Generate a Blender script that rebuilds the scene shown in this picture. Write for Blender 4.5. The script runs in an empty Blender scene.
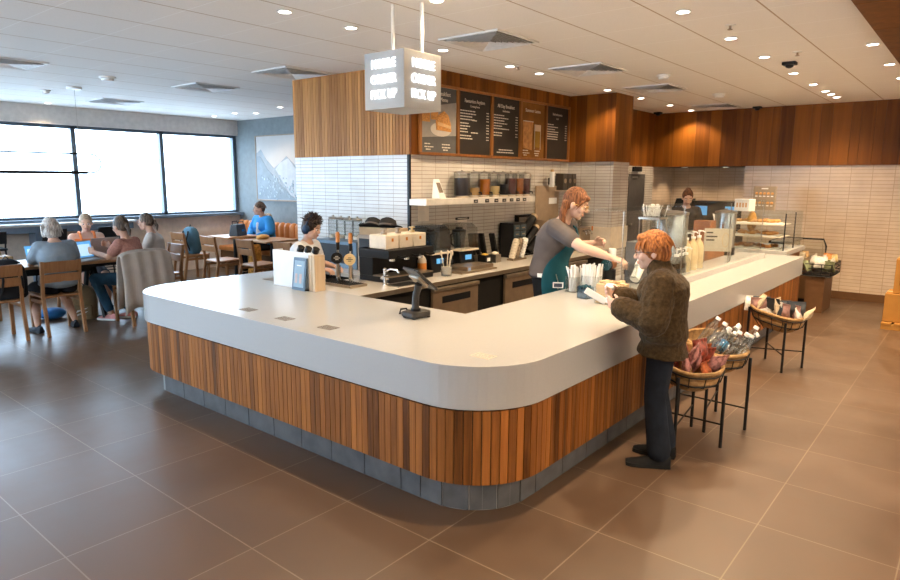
import bpy, bmesh, math, random
from mathutils import Vector, Matrix, Euler, Quaternion
random.seed(7)
SC = bpy.context.scene
COL = SC.collection
PI = math.pi
D = math.radians
V = Vector
CH = 2.89          # ceiling height
# ---------------------------------------------------------------- camera
RX, RY, RZ = V((.77140029, -.11058931, .62666705)), V((.63632921, .12605523, -.76104876)), V((.0051692, .98583979, .16761025))
CAMP = V((0, 0, 1.7425)); FPX = 646.0
cam_d = bpy.data.cameras.new('camera'); cam = bpy.data.objects.new('camera', cam_d); COL.objects.link(cam)
M = Matrix((RX, RY, RZ)).to_4x4(); M.translation = CAMP
cam.matrix_world = M
cam_d.sensor_width = 36; cam_d.lens = FPX * 36 / 900; cam_d.clip_start = .05; cam_d.clip_end = 200
SC.camera = cam

def ray(u, v):
    d = V((u - 450, 290 - v, -FPX)); return V((RX.dot(d), RY.dot(d), RZ.dot(d)))
def onz(u, v, z):            # point of a level surface seen at a place in the photograph
    d = ray(u, v); return CAMP + d * ((z - CAMP.z) / d.z)

# ---------------------------------------------------------------- node helpers
def new_mat(name):
    m = bpy.data.materials.new(name); m.use_nodes = True
    nt = m.node_tree; b = nt.nodes.get('Principled BSDF'); return m, nt, b
def N(nt, t, **kw):
    n = nt.nodes.new(t)
    for k, v in kw.items():
        if k.startswith('i_'):
            key = k[2:].replace('_', ' ')
            n.inputs[key].default_value = v
        else: setattr(n, k, v)
    return n
def L(nt, a, b): nt.links.new(a, b)
def math_n(nt, op, a, b=None, clamp=False):
    n = nt.nodes.new('ShaderNodeMath'); n.operation = op; n.use_clamp = clamp
    for i, x in enumerate((a, b)):
        if x is None: continue
        if isinstance(x, (int, float)): n.inputs[i].default_value = x
        else: L(nt, x, n.inputs[i])
    return n.outputs[0]
def mixc(nt, f, a, b, mode='MIX'):
    n = nt.nodes.new('ShaderNodeMix'); n.data_type = 'RGBA'; n.blend_type = mode
    for s, x in ((0, f), (6, a), (7, b)):
        if isinstance(x, (int, float)): n.inputs[s].default_value = x
        elif isinstance(x, tuple): n.inputs[s].default_value = (*x, 1) if len(x) == 3 else x
        else: L(nt, x, n.inputs[s])
    return n.outputs[2]
def ramp(nt, f, stops):
    n = nt.nodes.new('ShaderNodeValToRGB'); e = n.color_ramp.elements
    while len(e) < len(stops): e.new(.5)
    for el, (p, c) in zip(e, stops): el.position = p; el.color = (*c, 1)
    L(nt, f, n.inputs[0]); return n.outputs[0]
def bump(nt, b, h, strength=.3, dist=.005):
    n = N(nt, 'ShaderNodeBump'); n.inputs['Strength'].default_value = strength; n.inputs['Distance'].default_value = dist
    L(nt, h, n.inputs['Height']); L(nt, n.outputs[0], b.inputs['Normal'])

def plain(name, c, rough=.5, metal=0., var=.08, scale=12., bmp=0., bscale=60., coat=0., spec=None, sheen=0.):
    if spec is None: spec = .12 if rough > .45 else .3
    m, nt, b = new_mat(name)
    tc = N(nt, 'ShaderNodeTexCoord'); nz = N(nt, 'ShaderNodeTexNoise', i_Scale=scale, i_Detail=4.)
    L(nt, tc.outputs['Object'], nz.inputs['Vector'])
    lo = tuple(x * (1 - var) for x in c); hi = tuple(min(1, x * (1 + var)) for x in c)
    L(nt, ramp(nt, nz.outputs[0], [(.3, lo), (.7, hi)]), b.inputs['Base Color'])
    b.inputs['Roughness'].default_value = rough; b.inputs['Metallic'].default_value = metal
    b.inputs['Coat Weight'].default_value = coat; b.inputs['Specular IOR Level'].default_value = spec
    if sheen: b.inputs['Sheen Weight'].default_value = sheen
    if bmp:
        n2 = N(nt, 'ShaderNodeTexNoise', i_Scale=bscale, i_Detail=3.); L(nt, tc.outputs['Object'], n2.inputs['Vector'])
        bump(nt, b, n2.outputs[0], bmp, .004)
    return m
def glow(name, c, s):
    m, nt, b = new_mat(name); b.inputs['Base Color'].default_value = (*c, 1)
    b.inputs['Emission Color'].default_value = (*c, 1); b.inputs['Emission Strength'].default_value = s; return m
def glass(name, tint=(.93, .97, .97), refl=.1, rough=.02, fr=.42):
    m = bpy.data.materials.new(name); m.use_nodes = True; nt = m.node_tree; nt.nodes.clear()
    o = N(nt, 'ShaderNodeOutputMaterial'); t = N(nt, 'ShaderNodeBsdfTransparent'); g = N(nt, 'ShaderNodeBsdfGlossy')
    t.inputs[0].default_value = (*tint, 1); g.inputs['Roughness'].default_value = rough
    lw = N(nt, 'ShaderNodeLayerWeight', i_Blend=.25); f = math_n(nt, 'MULTIPLY_ADD', lw.outputs['Fresnel'], fr)
    f.node.inputs[2].default_value = refl * .06
    mx = N(nt, 'ShaderNodeMixShader'); L(nt, f, mx.inputs[0]); L(nt, t.outputs[0], mx.inputs[1]); L(nt, g.outputs[0], mx.inputs[2])
    L(nt, mx.outputs[0], o.inputs[0]); return m
def wood(name, dark, light, rough=.42, grain=1., axis='Z', tonew=.8, coat=.1):
    """plank wood: the tone attribute gives each slat its own colour, stretched noise gives the grain"""
    m, nt, b = new_mat(name)
    tc = N(nt, 'ShaderNodeTexCoord'); at = N(nt, 'ShaderNodeAttribute', attribute_name='tone')
    mp = N(nt, 'ShaderNodeMapping')
    s = {'Z': (38, 38, 1.6), 'X': (1.6, 38, 38), 'Y': (38, 1.6, 38)}[axis]
    mp.inputs['Scale'].default_value = [x * grain for x in s]
    L(nt, tc.outputs['Object'], mp.inputs['Vector'])
    ad = N(nt, 'ShaderNodeVectorMath', operation='ADD'); L(nt, mp.outputs[0], ad.inputs[0])
    sc = N(nt, 'ShaderNodeVectorMath', operation='SCALE'); sc.inputs[0].default_value = (13, 7, 91); L(nt, at.outputs['Fac'], sc.inputs['Scale']); L(nt, sc.outputs[0], ad.inputs[1])
    nz = N(nt, 'ShaderNodeTexNoise', i_Scale=1., i_Detail=5., i_Roughness=.6, i_Distortion=.8); L(nt, ad.outputs[0], nz.inputs['Vector'])
    t = math_n(nt, 'MULTIPLY', at.outputs['Fac'], tonew); g = math_n(nt, 'MULTIPLY', math_n(nt, 'SUBTRACT', nz.outputs[0], .5), 1.1)
    f = math_n(nt, 'ADD', math_n(nt, 'ADD', t, g), (1 - tonew) * .5, True)
    mid = tuple((a + c) / 2 for a, c in zip(dark, light))
    L(nt, ramp(nt, f, [(0., dark), (.5, mid), (1., light)]), b.inputs['Base Color'])
    b.inputs['Roughness'].default_value = rough; b.inputs['Coat Weight'].default_value = coat; b.inputs['Coat Roughness'].default_value = .3; b.inputs['Specular IOR Level'].default_value = .2
    bump(nt, b, nz.outputs[0], .12, .003)
    return m
def tiles(name, axis, tw, th, c1, c2, mortar, msize=.004, rough=.3, off=(0, 0), bmp=.5, stagger=0.):
    m, nt, b = new_mat(name)
    ge = N(nt, 'ShaderNodeNewGeometry'); sp = N(nt, 'ShaderNodeSeparateXYZ'); L(nt, ge.outputs['Position'], sp.inputs[0])
    cb = N(nt, 'ShaderNodeCombineXYZ')
    a, c = {'x': ('X', 'Z'), 'y': ('Y', 'Z'), 'z': ('X', 'Y')}[axis]
    L(nt, math_n(nt, 'SUBTRACT', sp.outputs[a], off[0]), cb.inputs[0]); L(nt, math_n(nt, 'SUBTRACT', sp.outputs[c], off[1]), cb.inputs[1])
    br = N(nt, 'ShaderNodeTexBrick', offset=stagger, offset_frequency=2, squash=1.)
    L(nt, cb.outputs[0], br.inputs['Vector'])
    br.inputs['Scale'].default_value = 1; br.inputs['Brick Width'].default_value = tw; br.inputs['Row Height'].default_value = th
    br.inputs['Mortar Size'].default_value = msize; br.inputs['Mortar Smooth'].default_value = .2; br.inputs['Bias'].default_value = 0
    br.inputs['Color1'].default_value = (*c1, 1); br.inputs['Color2'].default_value = (*c2, 1); br.inputs['Mortar'].default_value = (*mortar, 1)
    nz = N(nt, 'ShaderNodeTexNoise', i_Scale=2.2, i_Detail=6., i_Roughness=.65); L(nt, ge.outputs['Position'], nz.inputs['Vector'])
    col = mixc(nt, .5, br.outputs['Color'], ramp(nt, nz.outputs[0], [(.3, (.36, .36, .36)), (.7, (.64, .64, .64))]), 'OVERLAY')
    L(nt, col, b.inputs['Base Color'])
    b.inputs['Roughness'].default_value = rough
    inv = math_n(nt, 'SUBTRACT', 1., br.outputs['Fac'])
    bump(nt, b, inv, bmp, .003)
    return m, nt, b, nz, br

def ceiling_mat():
    m, nt, b = new_mat('ceiling_panels')
    ge = N(nt, 'ShaderNodeNewGeometry'); sp = N(nt, 'ShaderNodeSeparateXYZ'); L(nt, ge.outputs['Position'], sp.inputs[0])
    def line(o, off, pitch, w):
        f = math_n(nt, 'FRACT', math_n(nt, 'DIVIDE', math_n(nt, 'ADD', o, off), pitch))
        d = math_n(nt, 'MULTIPLY', math_n(nt, 'ABSOLUTE', math_n(nt, 'SUBTRACT', f, .5)), pitch)
        return math_n(nt, 'LESS_THAN', d, w)
    ly = line(sp.outputs['X'], 1.285 + .313 + 20 * .626, .626, .006)     # joints running along Y
    lx = line(sp.outputs['Y'], -1.875 + .3025 + 20 * .605, .605, .004)    # joints running along X, painted pale for the reflection on their edges
    nz = N(nt, 'ShaderNodeTexNoise', i_Scale=140., i_Detail=2.); L(nt, ge.outputs['Position'], nz.inputs['Vector'])
    base = ramp(nt, nz.outputs[0], [(.35, (.86, .835, .80)), (.65, (.90, .875, .84))])
    col = mixc(nt, lx, base, (.99, .985, .97)); col = mixc(nt, ly, col, (.48, .37, .27))
    L(nt, col, b.inputs['Base Color']); b.inputs['Roughness'].default_value = .75
    return m

MT = {}
MT['floor'], fn, fb, fnz, fbr = tiles('floor_tiles', 'z', .6, .6, (.088, .050, .028), (.106, .062, .036), (.19, .14, .095), .0035, .33, (-.731, .9945 - .6), .25)
L(fn, ramp(fn, fnz.outputs[0], [(.3, (.30,) * 3), (.7, (.46,) * 3)]), fb.inputs['Roughness'])
fb.inputs['Specular IOR Level'].default_value = .5; fb.inputs['Coat Weight'].default_value = .12; fb.inputs['Coat Roughness'].default_value = .3
MT['ceil'] = ceiling_mat()
TA, TB, TM = (.57, .54, .50), (.63, .60, .56), (.33, .28, .23)
MT['tile_x'] = tiles('stacked_tile_x', 'x', .22, .040, TA, TB, TM, .003, .22, (0, 0), .5)[0]
MT['tile_y'] = tiles('stacked_tile_y', 'y', .22, .040, TA, TB, TM, .003, .22, (.06, 0), .5)[0]
MT['tile_rx'] = tiles('right_wall_tile', 'x', .27, .052, (.52, .41, .31), (.58, .465, .36), (.38, .28, .19), .004, .3, (.03, 0), .6)[0]
MT['tile_ry'] = tiles('alcove_side_tile', 'y', .27, .052, (.52, .41, .31), (.58, .465, .36), (.38, .28, .19), .004, .3, (.03, 0), .6)[0]
MT['plinth_tile'] = plain('plinth_tile', (.085, .088, .095), .45, spec=.15, var=.2, scale=9)
MT['plinth_gap'] = plain('plinth_grout', (.24, .24, .24), .7)
MT['wood'] = wood('bar_slat_wood', (.055, .016, .002), (.38, .138, .030), tonew=.75, rough=.5, coat=0.)
MT['panel'] = wood('wall_panel_wood', (.085, .024, .002), (.27, .092, .010), grain=.35, tonew=.75, rough=.5, coat=0.)
MT['fascia'] = wood('fascia_wood', (.28, .105, .025), (.62, .29, .085), tonew=.7, rough=.5, coat=0.)
MT['frame'] = wood('menu_frame_wood', (.16, .06, .015), (.34, .14, .04), grain=1.)
MT['chair'] = wood('chair_wood', (.20, .088, .035), (.40, .20, .09), grain=1., tonew=.4)
MT['table'] = wood('table_wood', (.34, .18, .085), (.55, .32, .17), axis='Y', tonew=.4)
MT['tablex'] = wood('table_end_wood', (.34, .18, .085), (.55, .32, .17), axis='X', tonew=.4)
MT['slab'] = plain('white_stone_counter', (.40, .398, .393), .24, var=.015, scale=90, coat=.15)
MT['counter'] = plain('back_counter_stone', (.47, .445, .41), .25, var=.02, scale=90)
MT['gapblack'] = plain('shadow_gap_black', (.012, .012, .012), .6)
MT['dark'] = plain('dark_back_panel', (.010, .009, .008), .6, spec=.2)
MT['black'] = plain('black_plastic', (.009, .009, .010), .4, spec=.25)
MT['blackm'] = plain('black_metal', (.009, .009, .010), .5, spec=.25)
MT['grey'] = plain('grey_paint', (.58, .55, .52), .8, bmp=.05)
MT['tan'] = plain('tan_paint', (.68, .57, .47), .8, bmp=.05)
MT['bluewall'] = plain('blue_grey_paint', (.17, .195, .205), .75, bmp=.05)
MT['mull'] = plain('window_frame_dark', (.095, .125, .16), .4, metal=.3)
MT['sill'] = plain('blue_grey_sill', (.12, .165, .22), .35)
MT['cwall'] = plain('cream_wall_paint', (.88, .84, .78), .85)
MT['base'] = plain('brown_base', (.13, .065, .03), .5)
MT['white'] = plain('white_plastic', (.82, .82, .81), .35, var=.02)
MT['white_box'] = plain('white_panel', (.78, .78, .78), .4, var=.02)
MT['cream'] = plain('cream_plastic', (.72, .64, .52), .4)
MT['steel'] = plain('brushed_steel', (.40, .37, .33), .28, metal=.95, var=.12, scale=40)
MT['bronze'] = plain('bronze_steel', (.34, .27, .20), .35, metal=.8, var=.12)
MT['chrome'] = plain('chrome', (.75, .74, .72), .12, metal=1.)
MT['glass'] = glass('clear_glass', (.95, .97, .97), .1, .02, .17)
MT['wglass'] = glass('window_glass', (.96, .98, 1.), .05)
MT['acrylic'] = glass('clear_acrylic', (.90, .91, .91), .15, .08, .2)
MT['smoke'] = glass('smoked_acrylic', (.72, .79, .86), .5, .08, .3)
MT['wicker'] = plain('wicker', (.34, .205, .09), .6, var=.25, scale=40, bmp=.6, bscale=90)
MT['card'] = plain('cardboard', (.38, .185, .045), .75, var=.06)
MT['kraft'] = plain('kraft_paper', (.55, .41, .25), .8, var=.08)
MT['orange'] = plain('orange_leather', (.50, .19, .055), .45, var=.1)
MT['lamp'] = glow('lamp_glow', (1., .93, .82), 9.)
MT['letters'] = glow('sign_letters', (.90, .95, 1.), 1.5)
MT['signbox'] = plain('sign_white', (.46, .46, .45), .5, var=.01)
MT['board'] = plain('menu_board', (.022, .018, .015), .45, var=.15, scale=5)
MT['chalk'] = plain('menu_print', (.62, .57, .50), .7)
MT['scrblue'] = glow('laptop_screen', (.12, .42, .80), .34)
MT['scrwhite'] = glow('screen_page', (.55, .80, 1.), .34)
MT['skin1'] = None

# ---------------------------------------------------------------- mesh builder
class MB:
    def __init__(s):
        s.bm = bmesh.new(); s.t = s.bm.verts.layers.float.new('tone'); s.tone = None
    def _v(s, co, tone):
        v = s.bm.verts.new(co); v[s.t] = tone; return v
    def tn(s): return random.random() if s.tone is None else s.tone
    def poly(s, pts, flip=False):
        t = s.tn(); vs = [s._v(p, t) for p in pts]
        s.bm.faces.new(vs[::-1] if flip else vs); return s
    def hexa(s, p):                       # 8 points: bottom ring, top ring
        t = s.tn(); v = [s._v(q, t) for q in p]
        for f in ((3, 2, 1, 0), (4, 5, 6, 7), (0, 1, 5, 4), (1, 2, 6, 5), (2, 3, 7, 6), (3, 0, 4, 7)): s.bm.faces.new([v[i] for i in f])
        return s
    def box(s, x0, y0, z0, x1, y1, z1, M=None):
        x0, x1 = sorted((x0, x1)); y0, y1 = sorted((y0, y1)); z0, z1 = sorted((z0, z1))
        p = [V(q) for q in ((x0, y0, z0), (x1, y0, z0), (x1, y1, z0), (x0, y1, z0), (x0, y0, z1), (x1, y0, z1), (x1, y1, z1), (x0, y1, z1))]
        if M is not None: p = [M @ q for q in p]
        return s.hexa(p)
    def cbox(s, c, d, M=None):
        c = V(c); d = V(d) / 2
        if M is None: return s.box(*(c - d), *(c + d))
        T = Matrix.Translation(c) @ M.to_4x4()
        return s.box(-d.x, -d.y, -d.z, d.x, d.y, d.z, T)
    def prism(s, pts, z0, z1, M=None):
        t = s.tn(); n = len(pts)
        a = [V((x, y, z0)) for x, y in pts]; b = [V((x, y, z1)) for x, y in pts]
        if M is not None: a = [M @ q for q in a]; b = [M @ q for q in b]
        a = [s._v(q, t) for q in a]; b = [s._v(q, t) for q in b]
        s.bm.faces.new(a[::-1]); s.bm.faces.new(b)
        for i in range(n): s.bm.faces.new((a[i], a[(i + 1) % n], b[(i + 1) % n], b[i]))
        return s
    def rings(s, R, cap=True, close=False):
        t = s.tn(); R = [[s._v(p, t) for p in r] for r in R]; n = len(R[0])
        m = len(R)
        for k in range(m if close else m - 1):
            A, B = R[k], R[(k + 1) % m]
            for i in range(n): s.bm.faces.new((A[i], A[(i + 1) % n], B[(i + 1) % n], B[i]))
        if cap and not close:
            s.bm.faces.new(R[0][::-1]); s.bm.faces.new(R[-1])
        return s
    def tube(s, pts, r, seg=8, cap=True, close=False):
        pts = [V(p) for p in pts]; n = len(pts); R = []
        rr = r if isinstance(r, (list, tuple)) else [r] * n
        up = None
        for i, p in enumerate(pts):
            a = pts[(i - 1) % n] if (i > 0 or close) else p; b = pts[(i + 1) % n] if (i < n - 1 or close) else p
            d = (b - a).normalized()
            if up is None:
                up = V((0, 0, 1)) if abs(d.z) < .9 else V((1, 0, 0))
            x = d.cross(up)
            if x.length < 1e-4: x = d.orthogonal()
            x.normalize(); y = x.cross(d).normalized(); up = y
            R.append([p + x * math.cos(2 * PI * k / seg) * rr[i] + y * math.sin(2 * PI * k / seg) * rr[i] for k in range(seg)])
        return s.rings(R, cap, close)
    def cyl(s, c, r, h, seg=20, r2=None, axis='Z', M=None):
        c = V(c); r2 = r if r2 is None else r2
        ax = {'Z': (V((1, 0, 0)), V((0, 1, 0)), V((0, 0, 1))), 'X': (V((0, 1, 0)), V((0, 0, 1)), V((1, 0, 0))), 'Y': (V((0, 0, 1)), V((1, 0, 0)), V((0, 1, 0)))}[axis]
        R = []
        for q, rad in ((0, r), (h, r2)):
            ring = [c + ax[0] * math.cos(2 * PI * k / seg) * rad + ax[1] * math.sin(2 * PI * k / seg) * rad + ax[2] * q for k in range(seg)]
            if M is not None: ring = [M @ p for p in ring]
            R.append(ring)
        return s.rings(R)
    def lathe(s, prof, c=(0, 0, 0), seg=24, M=None, cap=True):
        c = V(c); R = []
        for r, z in prof:
            ring = [V((math.cos(2 * PI * k / seg) * r, math.sin(2 * PI * k / seg) * r, z)) for k in range(seg)]
            ring = [(M @ p if M is not None else p) + c for p in ring]; R.append(ring)
        return s.rings(R, cap)
    def ell(s, c, r, M=None, seg=16, rg=10):
        c = V(c); r = (r,) * 3 if isinstance(r, (int, float)) else r
        R = []
        for j in range(1, rg):
            a = -PI / 2 + PI * j / rg
            ring = [V((r[0] * math.cos(a) * math.cos(2 * PI * k / seg), r[1] * math.cos(a) * math.sin(2 * PI * k / seg), r[2] * math.sin(a))) for k in range(seg)]
            R.append([(M @ p if M is not None else p) + c for p in ring])
        t = s.tn(); RR = [[s._v(p, t) for p in q] for q in R]
        for k in range(len(RR) - 1):
            A, B = RR[k], RR[k + 1]
            for i in range(seg): s.bm.faces.new((A[i], A[(i + 1) % seg], B[(i + 1) % seg], B[i]))
        b = V((0, 0, -r[2])); tp = V((0, 0, r[2]))
        if M is not None: b = M @ b; tp = M @ tp
        vb = s._v(b + c, t); vt = s._v(tp + c, t)
        for i in range(seg):
            s.bm.faces.new((RR[0][(i + 1) % seg], RR[0][i], vb)); s.bm.faces.new((RR[-1][i], RR[-1][(i + 1) % seg], vt))
        return s
    def caps(s, p0, r0, p1, r1, seg=12):
        p0, p1 = V(p0), V(p1); d = p1 - p0
        if d.length < 1e-5: return s.ell(p0, r0)
        d.normalize(); x = d.orthogonal().normalized(); y = d.cross(x)
        R = []
        for a in (-80, -55, -28, 0):
            R.append((p0 + d * math.sin(D(a)) * r0, r0 * math.cos(D(a))))
        for a in (0, 28, 55, 80):
            R.append((p1 + d * math.sin(D(a)) * r1, r1 * math.cos(D(a))))
        R = [[c + x * math.cos(2 * PI * k / seg) * r + y * math.sin(2 * PI * k / seg) * r for k in range(seg)] for c, r in R]
        return s.rings(R)
    def chain(s, pts, rad, seg=12):
        for i in range(len(pts) - 1): s.caps(pts[i], rad[i], pts[i + 1], rad[i + 1], seg)
        return s
    def build(s, name, mat, parent=None, smooth=False, bev=0., sub=0, mods=None):
        me = bpy.data.meshes.new(name)
        bmesh.ops.recalc_face_normals(s.bm, faces=s.bm.faces[:])
        s.bm.to_mesh(me); s.bm.free()
        o = bpy.data.objects.new(name, me); COL.objects.link(o)
        if isinstance(mat, str): mat = MT[mat]
        me.materials.append(mat)
        if smooth:
            me.shade_smooth()
            try: me.set_sharp_from_angle(angle=D(40))
            except Exception: pass
        if bev:
            b = o.modifiers.new('bevel', 'BEVEL'); b.width = bev; b.segments = 2; b.limit_method = 'ANGLE'; b.angle_limit = D(40)
        if sub:
            b = o.modifiers.new('sub', 'SUBSURF'); b.levels = sub; b.render_levels = sub
        if parent: o.parent = parent
        return o

def tag(o, label=None, cat=None, group=None, kind=None):
    if label: o['label'] = label
    if cat: o['category'] = cat
    if group: o['group'] = group
    if kind: o['kind'] = kind
    return o
def empty(name, loc, rz=0., label=None, cat=None, group=None):
    e = bpy.data.objects.new(name, None); COL.objects.link(e); e.location = loc; e.rotation_euler.z = rz; e.empty_display_size = .1
    return tag(e, label, cat, group)
def struct(o, label=None):
    o['kind'] = 'structure'
    if label: o['label'] = label
    return o
def kids(o): return [c for c in bpy.data.objects if c.parent == o]
def copy_tree(o, loc, rz=None, label=None, group=None, top=True):
    c = o.copy(); COL.objects.link(c)
    if top:
        c.location = loc
        if rz is not None: c.rotation_euler.z = rz
        if label: c['label'] = label
        if group: c['group'] = group
    for k in kids(o):
        d = copy_tree(k, None, top=False); d.parent = c; d.matrix_parent_inverse = k.matrix_parent_inverse.copy()
    return c
def text_mesh(name, s, size, mat, parent, M, align='CENTER', ext=.002, wid=1., off=0.):
    cu = bpy.data.curves.new(name, 'FONT'); cu.body = s; cu.size = size; cu.align_x = align; cu.align_y = 'CENTER'; cu.extrude = ext; cu.offset = off
    t = bpy.data.objects.new('tmp', cu); COL.objects.link(t)
    me = bpy.data.meshes.new_from_object(t.evaluated_get(bpy.context.evaluated_depsgraph_get()))
    bpy.data.objects.remove(t); bpy.data.curves.remove(cu)
    me.transform(M @ Matrix.Scale(wid, 4, V((1, 0, 0))))
    me.materials.clear(); me.materials.append(MT[mat] if isinstance(mat, str) else mat); me.name = name
    o = bpy.data.objects.new(name, me); COL.objects.link(o)
    if parent: o.parent = parent
    return o
def frame_M(o, x, y):      # matrix whose local X runs along x, local Y along y, at o
    x = V(x).normalized(); y = V(y).normalized(); z = x.cross(y)
    m = Matrix((x, y, z)).transposed().to_4x4(); m.translation = V(o); return m
def B(*a): return MB().box(*a)
def one(name, mb, mat, label, cat, group=None, **kw):
    return tag(mb.build(name, mat, None, **kw), label, cat, group)
# ================================================================ setting
struct(B(-12.3, -4.4, -.12, 2.2, 13, 0).build('floor', 'floor'))
struct(B(-12.3, -4.4, CH, 2.2, 13, CH + .12).build('ceiling', 'ceil'))
# left (window) wall: lower wall, bulkhead, piers
WX = -11.8; SZ, TZ = 1.03, 2.60
lw = MB(); lw.box(WX - .25, -4.2, 0, WX, 7.54, SZ)
struct(lw.build('wall_left', 'tan'))
struct(B(WX - .25, -4.2, TZ, WX + .06, 7.54, CH).build('wall_left_upper', 'grey'))
struct(B(WX - .02, -4.2, SZ, WX + .16, 7.54, SZ + .05).build('trim_1', 'sill'))
ys = [7.5 - 1.5 * k for k in range(8)]
for k in range(7):
    y1, y0 = ys[k], ys[k + 1]
    w = MB()
    w.box(WX - .12, y0 - .035, SZ, WX - .02, y0 + .035, TZ)
    if k == 0: w.box(WX - .12, y1 - .035, SZ, WX - .02, y1 + .04, TZ)
    w.box(WX - .12, y0, TZ - .05, WX - .02, y1, TZ); w.box(WX - .12, y0, SZ + .05, WX - .02, y1, SZ + .09)
    wo = struct(w.build('window_%d' % (k + 1), 'mull'))
    B(WX - .075, y0 + .03, SZ + .08, WX - .065, y1 - .03, TZ - .04).build('window_pane', 'wglass', wo)
struct(B(WX - .25, 7.54, 0, -4.7, 7.7, CH).build('wall_back', 'bluewall'))
# front (behind the viewer) wall with three big windows, and the right side wall
fw = MB(); fw.box(-12, -4.3, 0, 2, -4.1, .9); fw.box(-12, -4.3, 2.6, 2, -4.1, CH); fw.box(-4.4, -4.3, .9, 2, -4.1, 2.6)
for x in (-12, -9.5, -7): fw.box(x, -4.3, .9, x + .12, -4.1, 2.6)
struct(fw.build('wall_front', 'cwall'))
struct(B(2.0, -4.3, 0, 2.2, 13, CH).build('wall_right', 'cwall'))
# service block: tiled below, timber above
BX0, BX1, BY = -6.48, -4.62, 4.95
PX, PY0, PY1 = -3.93, 8.19, 8.68
PB, PBr = 2.0, 1.99
struct(B(BX0 + .005, BY + .005, 0, BX1 - .005, 11.9, CH).build('wall_service', 'dark'))
tl = B(BX0, BY - .02, 0, BX1, BY, PB).build('trim_2', 'tile_x'); struct(tl)
struct(B(BX1, BY - .02, 0, BX1 + .015, PY0, PB).build('trim_3', 'tile_y'))
struct(B(BX1 - .01, BY - .03, .8, BX1 + .022, BY - .005, PB).build('trim_4', 'black'))
struct(B(BX1, PY0, 0, PX, PY1, PB).build('wall_pillar', 'tile_x'))
struct(B(PX, PY0 + .002, 0, PX + .012, PY1, PB).build('trim_5', 'tile_y'))
struct(B(BX1, PY0 - .03, .82, PX + .03, PY1 + .01, 1.12).build('trim_6', 'cream'))
# slat fascia on the block's left face
def slat_run(mb, a, b, fixed, z0, z1, pitch, gap, th, axis, tones=None, vary=0):
    x = a
    while x < b - .005:
        w = pitch * (1 + (random.random() - .5) * vary); x2 = min(b, x + w)
        mb.tone = random.random() if tones is None else random.choice(tones)
        if axis == 'x': mb.box(x + gap / 2, fixed - th, z0, x2 - gap / 2, fixed, z1)
        elif axis == 'y': mb.box(fixed, x + gap / 2, z0, fixed + th, x2 - gap / 2, z1)
        x = x2
    mb.tone = None
m = MB(); slat_run(m, BX0, BX1 + .03, BY, PB, CH, .047, .008, .03, 'x')
struct(m.build('trim_7', 'fascia'))
m = MB(); slat_run(m, BY - .03, BY + .10, BX1 + .03, PB, CH, .13, .002, .012, 'y')
slat_run(m, BY + .1, PY0, BX1, PB, CH, .075, .006, .03, 'y')
struct(m.build('trim_8', 'panel'))
m = MB(); slat_run(m, BX1 + .03, PX + .02, PY0, PB, CH, .13, .002, .02, 'x', vary=.7)
slat_run(m, PY0 - .02, PY1, PX, PB, CH, .12, .002, .02, 'y', vary=.6)
m.box(BX1 + .03, PY0, PB, PX, PY1, PB + .02); m.box(BX1, PY1, PB, PX + .02, PY1 + .02, CH)
struct(m.build('trim_9', 'panel'))
# corridor wall (x = BX1) behind the pillar, door, and the right back wall with its alcove
RWY = 11.18
struct(B(BX1, PY1, 0, BX1 + .015, 10.12, PBr).build('trim_10', 'tile_y'))
struct(B(BX1, 10.86, 0, BX1 + .03, RWY, PBr).build('trim_11', 'tile_y'))
m = MB(); slat_run(m, PY1, RWY, BX1, PBr, CH, .16, .002, .03, 'y', vary=.8)
struct(m.build('trim_12', 'panel'))
dr = B(BX1, 10.18, 0, BX1 + .035, 10.82, 1.86).build('door_1', plain('door_grey', (.09, .085, .085), .5)); struct(dr)
B(BX1 + .035, 10.25, 1.02, BX1 + .08, 10.30, 1.05).build('door_handle', 'steel', dr)
B(BX1 + .035, 10.30, 1.79, BX1 + .05, 10.5, 1.82).build('door_closer', 'steel', dr)
B(BX1, 10.12, 1.86, BX1 + .03, 10.86, PBr).build('door_lintel', 'tile_y', dr)
AX = -3.07; AY = 12.1
struct(B(AX, RWY, 0, 2.1, RWY + .3, PBr).build('wall_far', 'tile_rx'))
struct(B(BX1 - .1, AY, 0, AX + .1, AY + .2, PBr + .2).build('wall_alcove', 'tile_rx'))
struct(B(BX1 - .05, RWY, 0, BX1 + .03, AY, PBr).build('trim_13', 'tile_ry'))
struct(B(AX, RWY + .3, 0, AX + .05, AY, PBr).build('trim_14', 'tile_ry'))
struct(B(BX1, RWY + .31, PBr, 2.1, AY + .1, CH).build('wall_upper', 'dark'))
m = MB(); slat_run(m, BX1 + .03, 2.0, RWY, PBr, CH, .17, .002, .03, 'x', vary=.9)
m.tone = .3; m.box(BX1, RWY, PBr, 2.0, RWY + .3, PBr + .02)
m.box(BX1, RWY, PBr, 2, RWY + .3, CH)
struct(m.build('trim_15', 'panel'))
struct(B(AX, RWY - .012, 0, 2.0, RWY, .12).build('baseboard_far', 'base'))
# dropped timber ceiling at the right edge
m = MB(); m.tone = .25
for i in range(16): m.tone = .15 + .3 * random.random(); m.box(-.78, -3 + i * .88, CH - .05, 2.0, -3 + (i + 1) * .88 - .006, CH - .002)
struct(m.build('trim_16', 'panel'))

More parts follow.
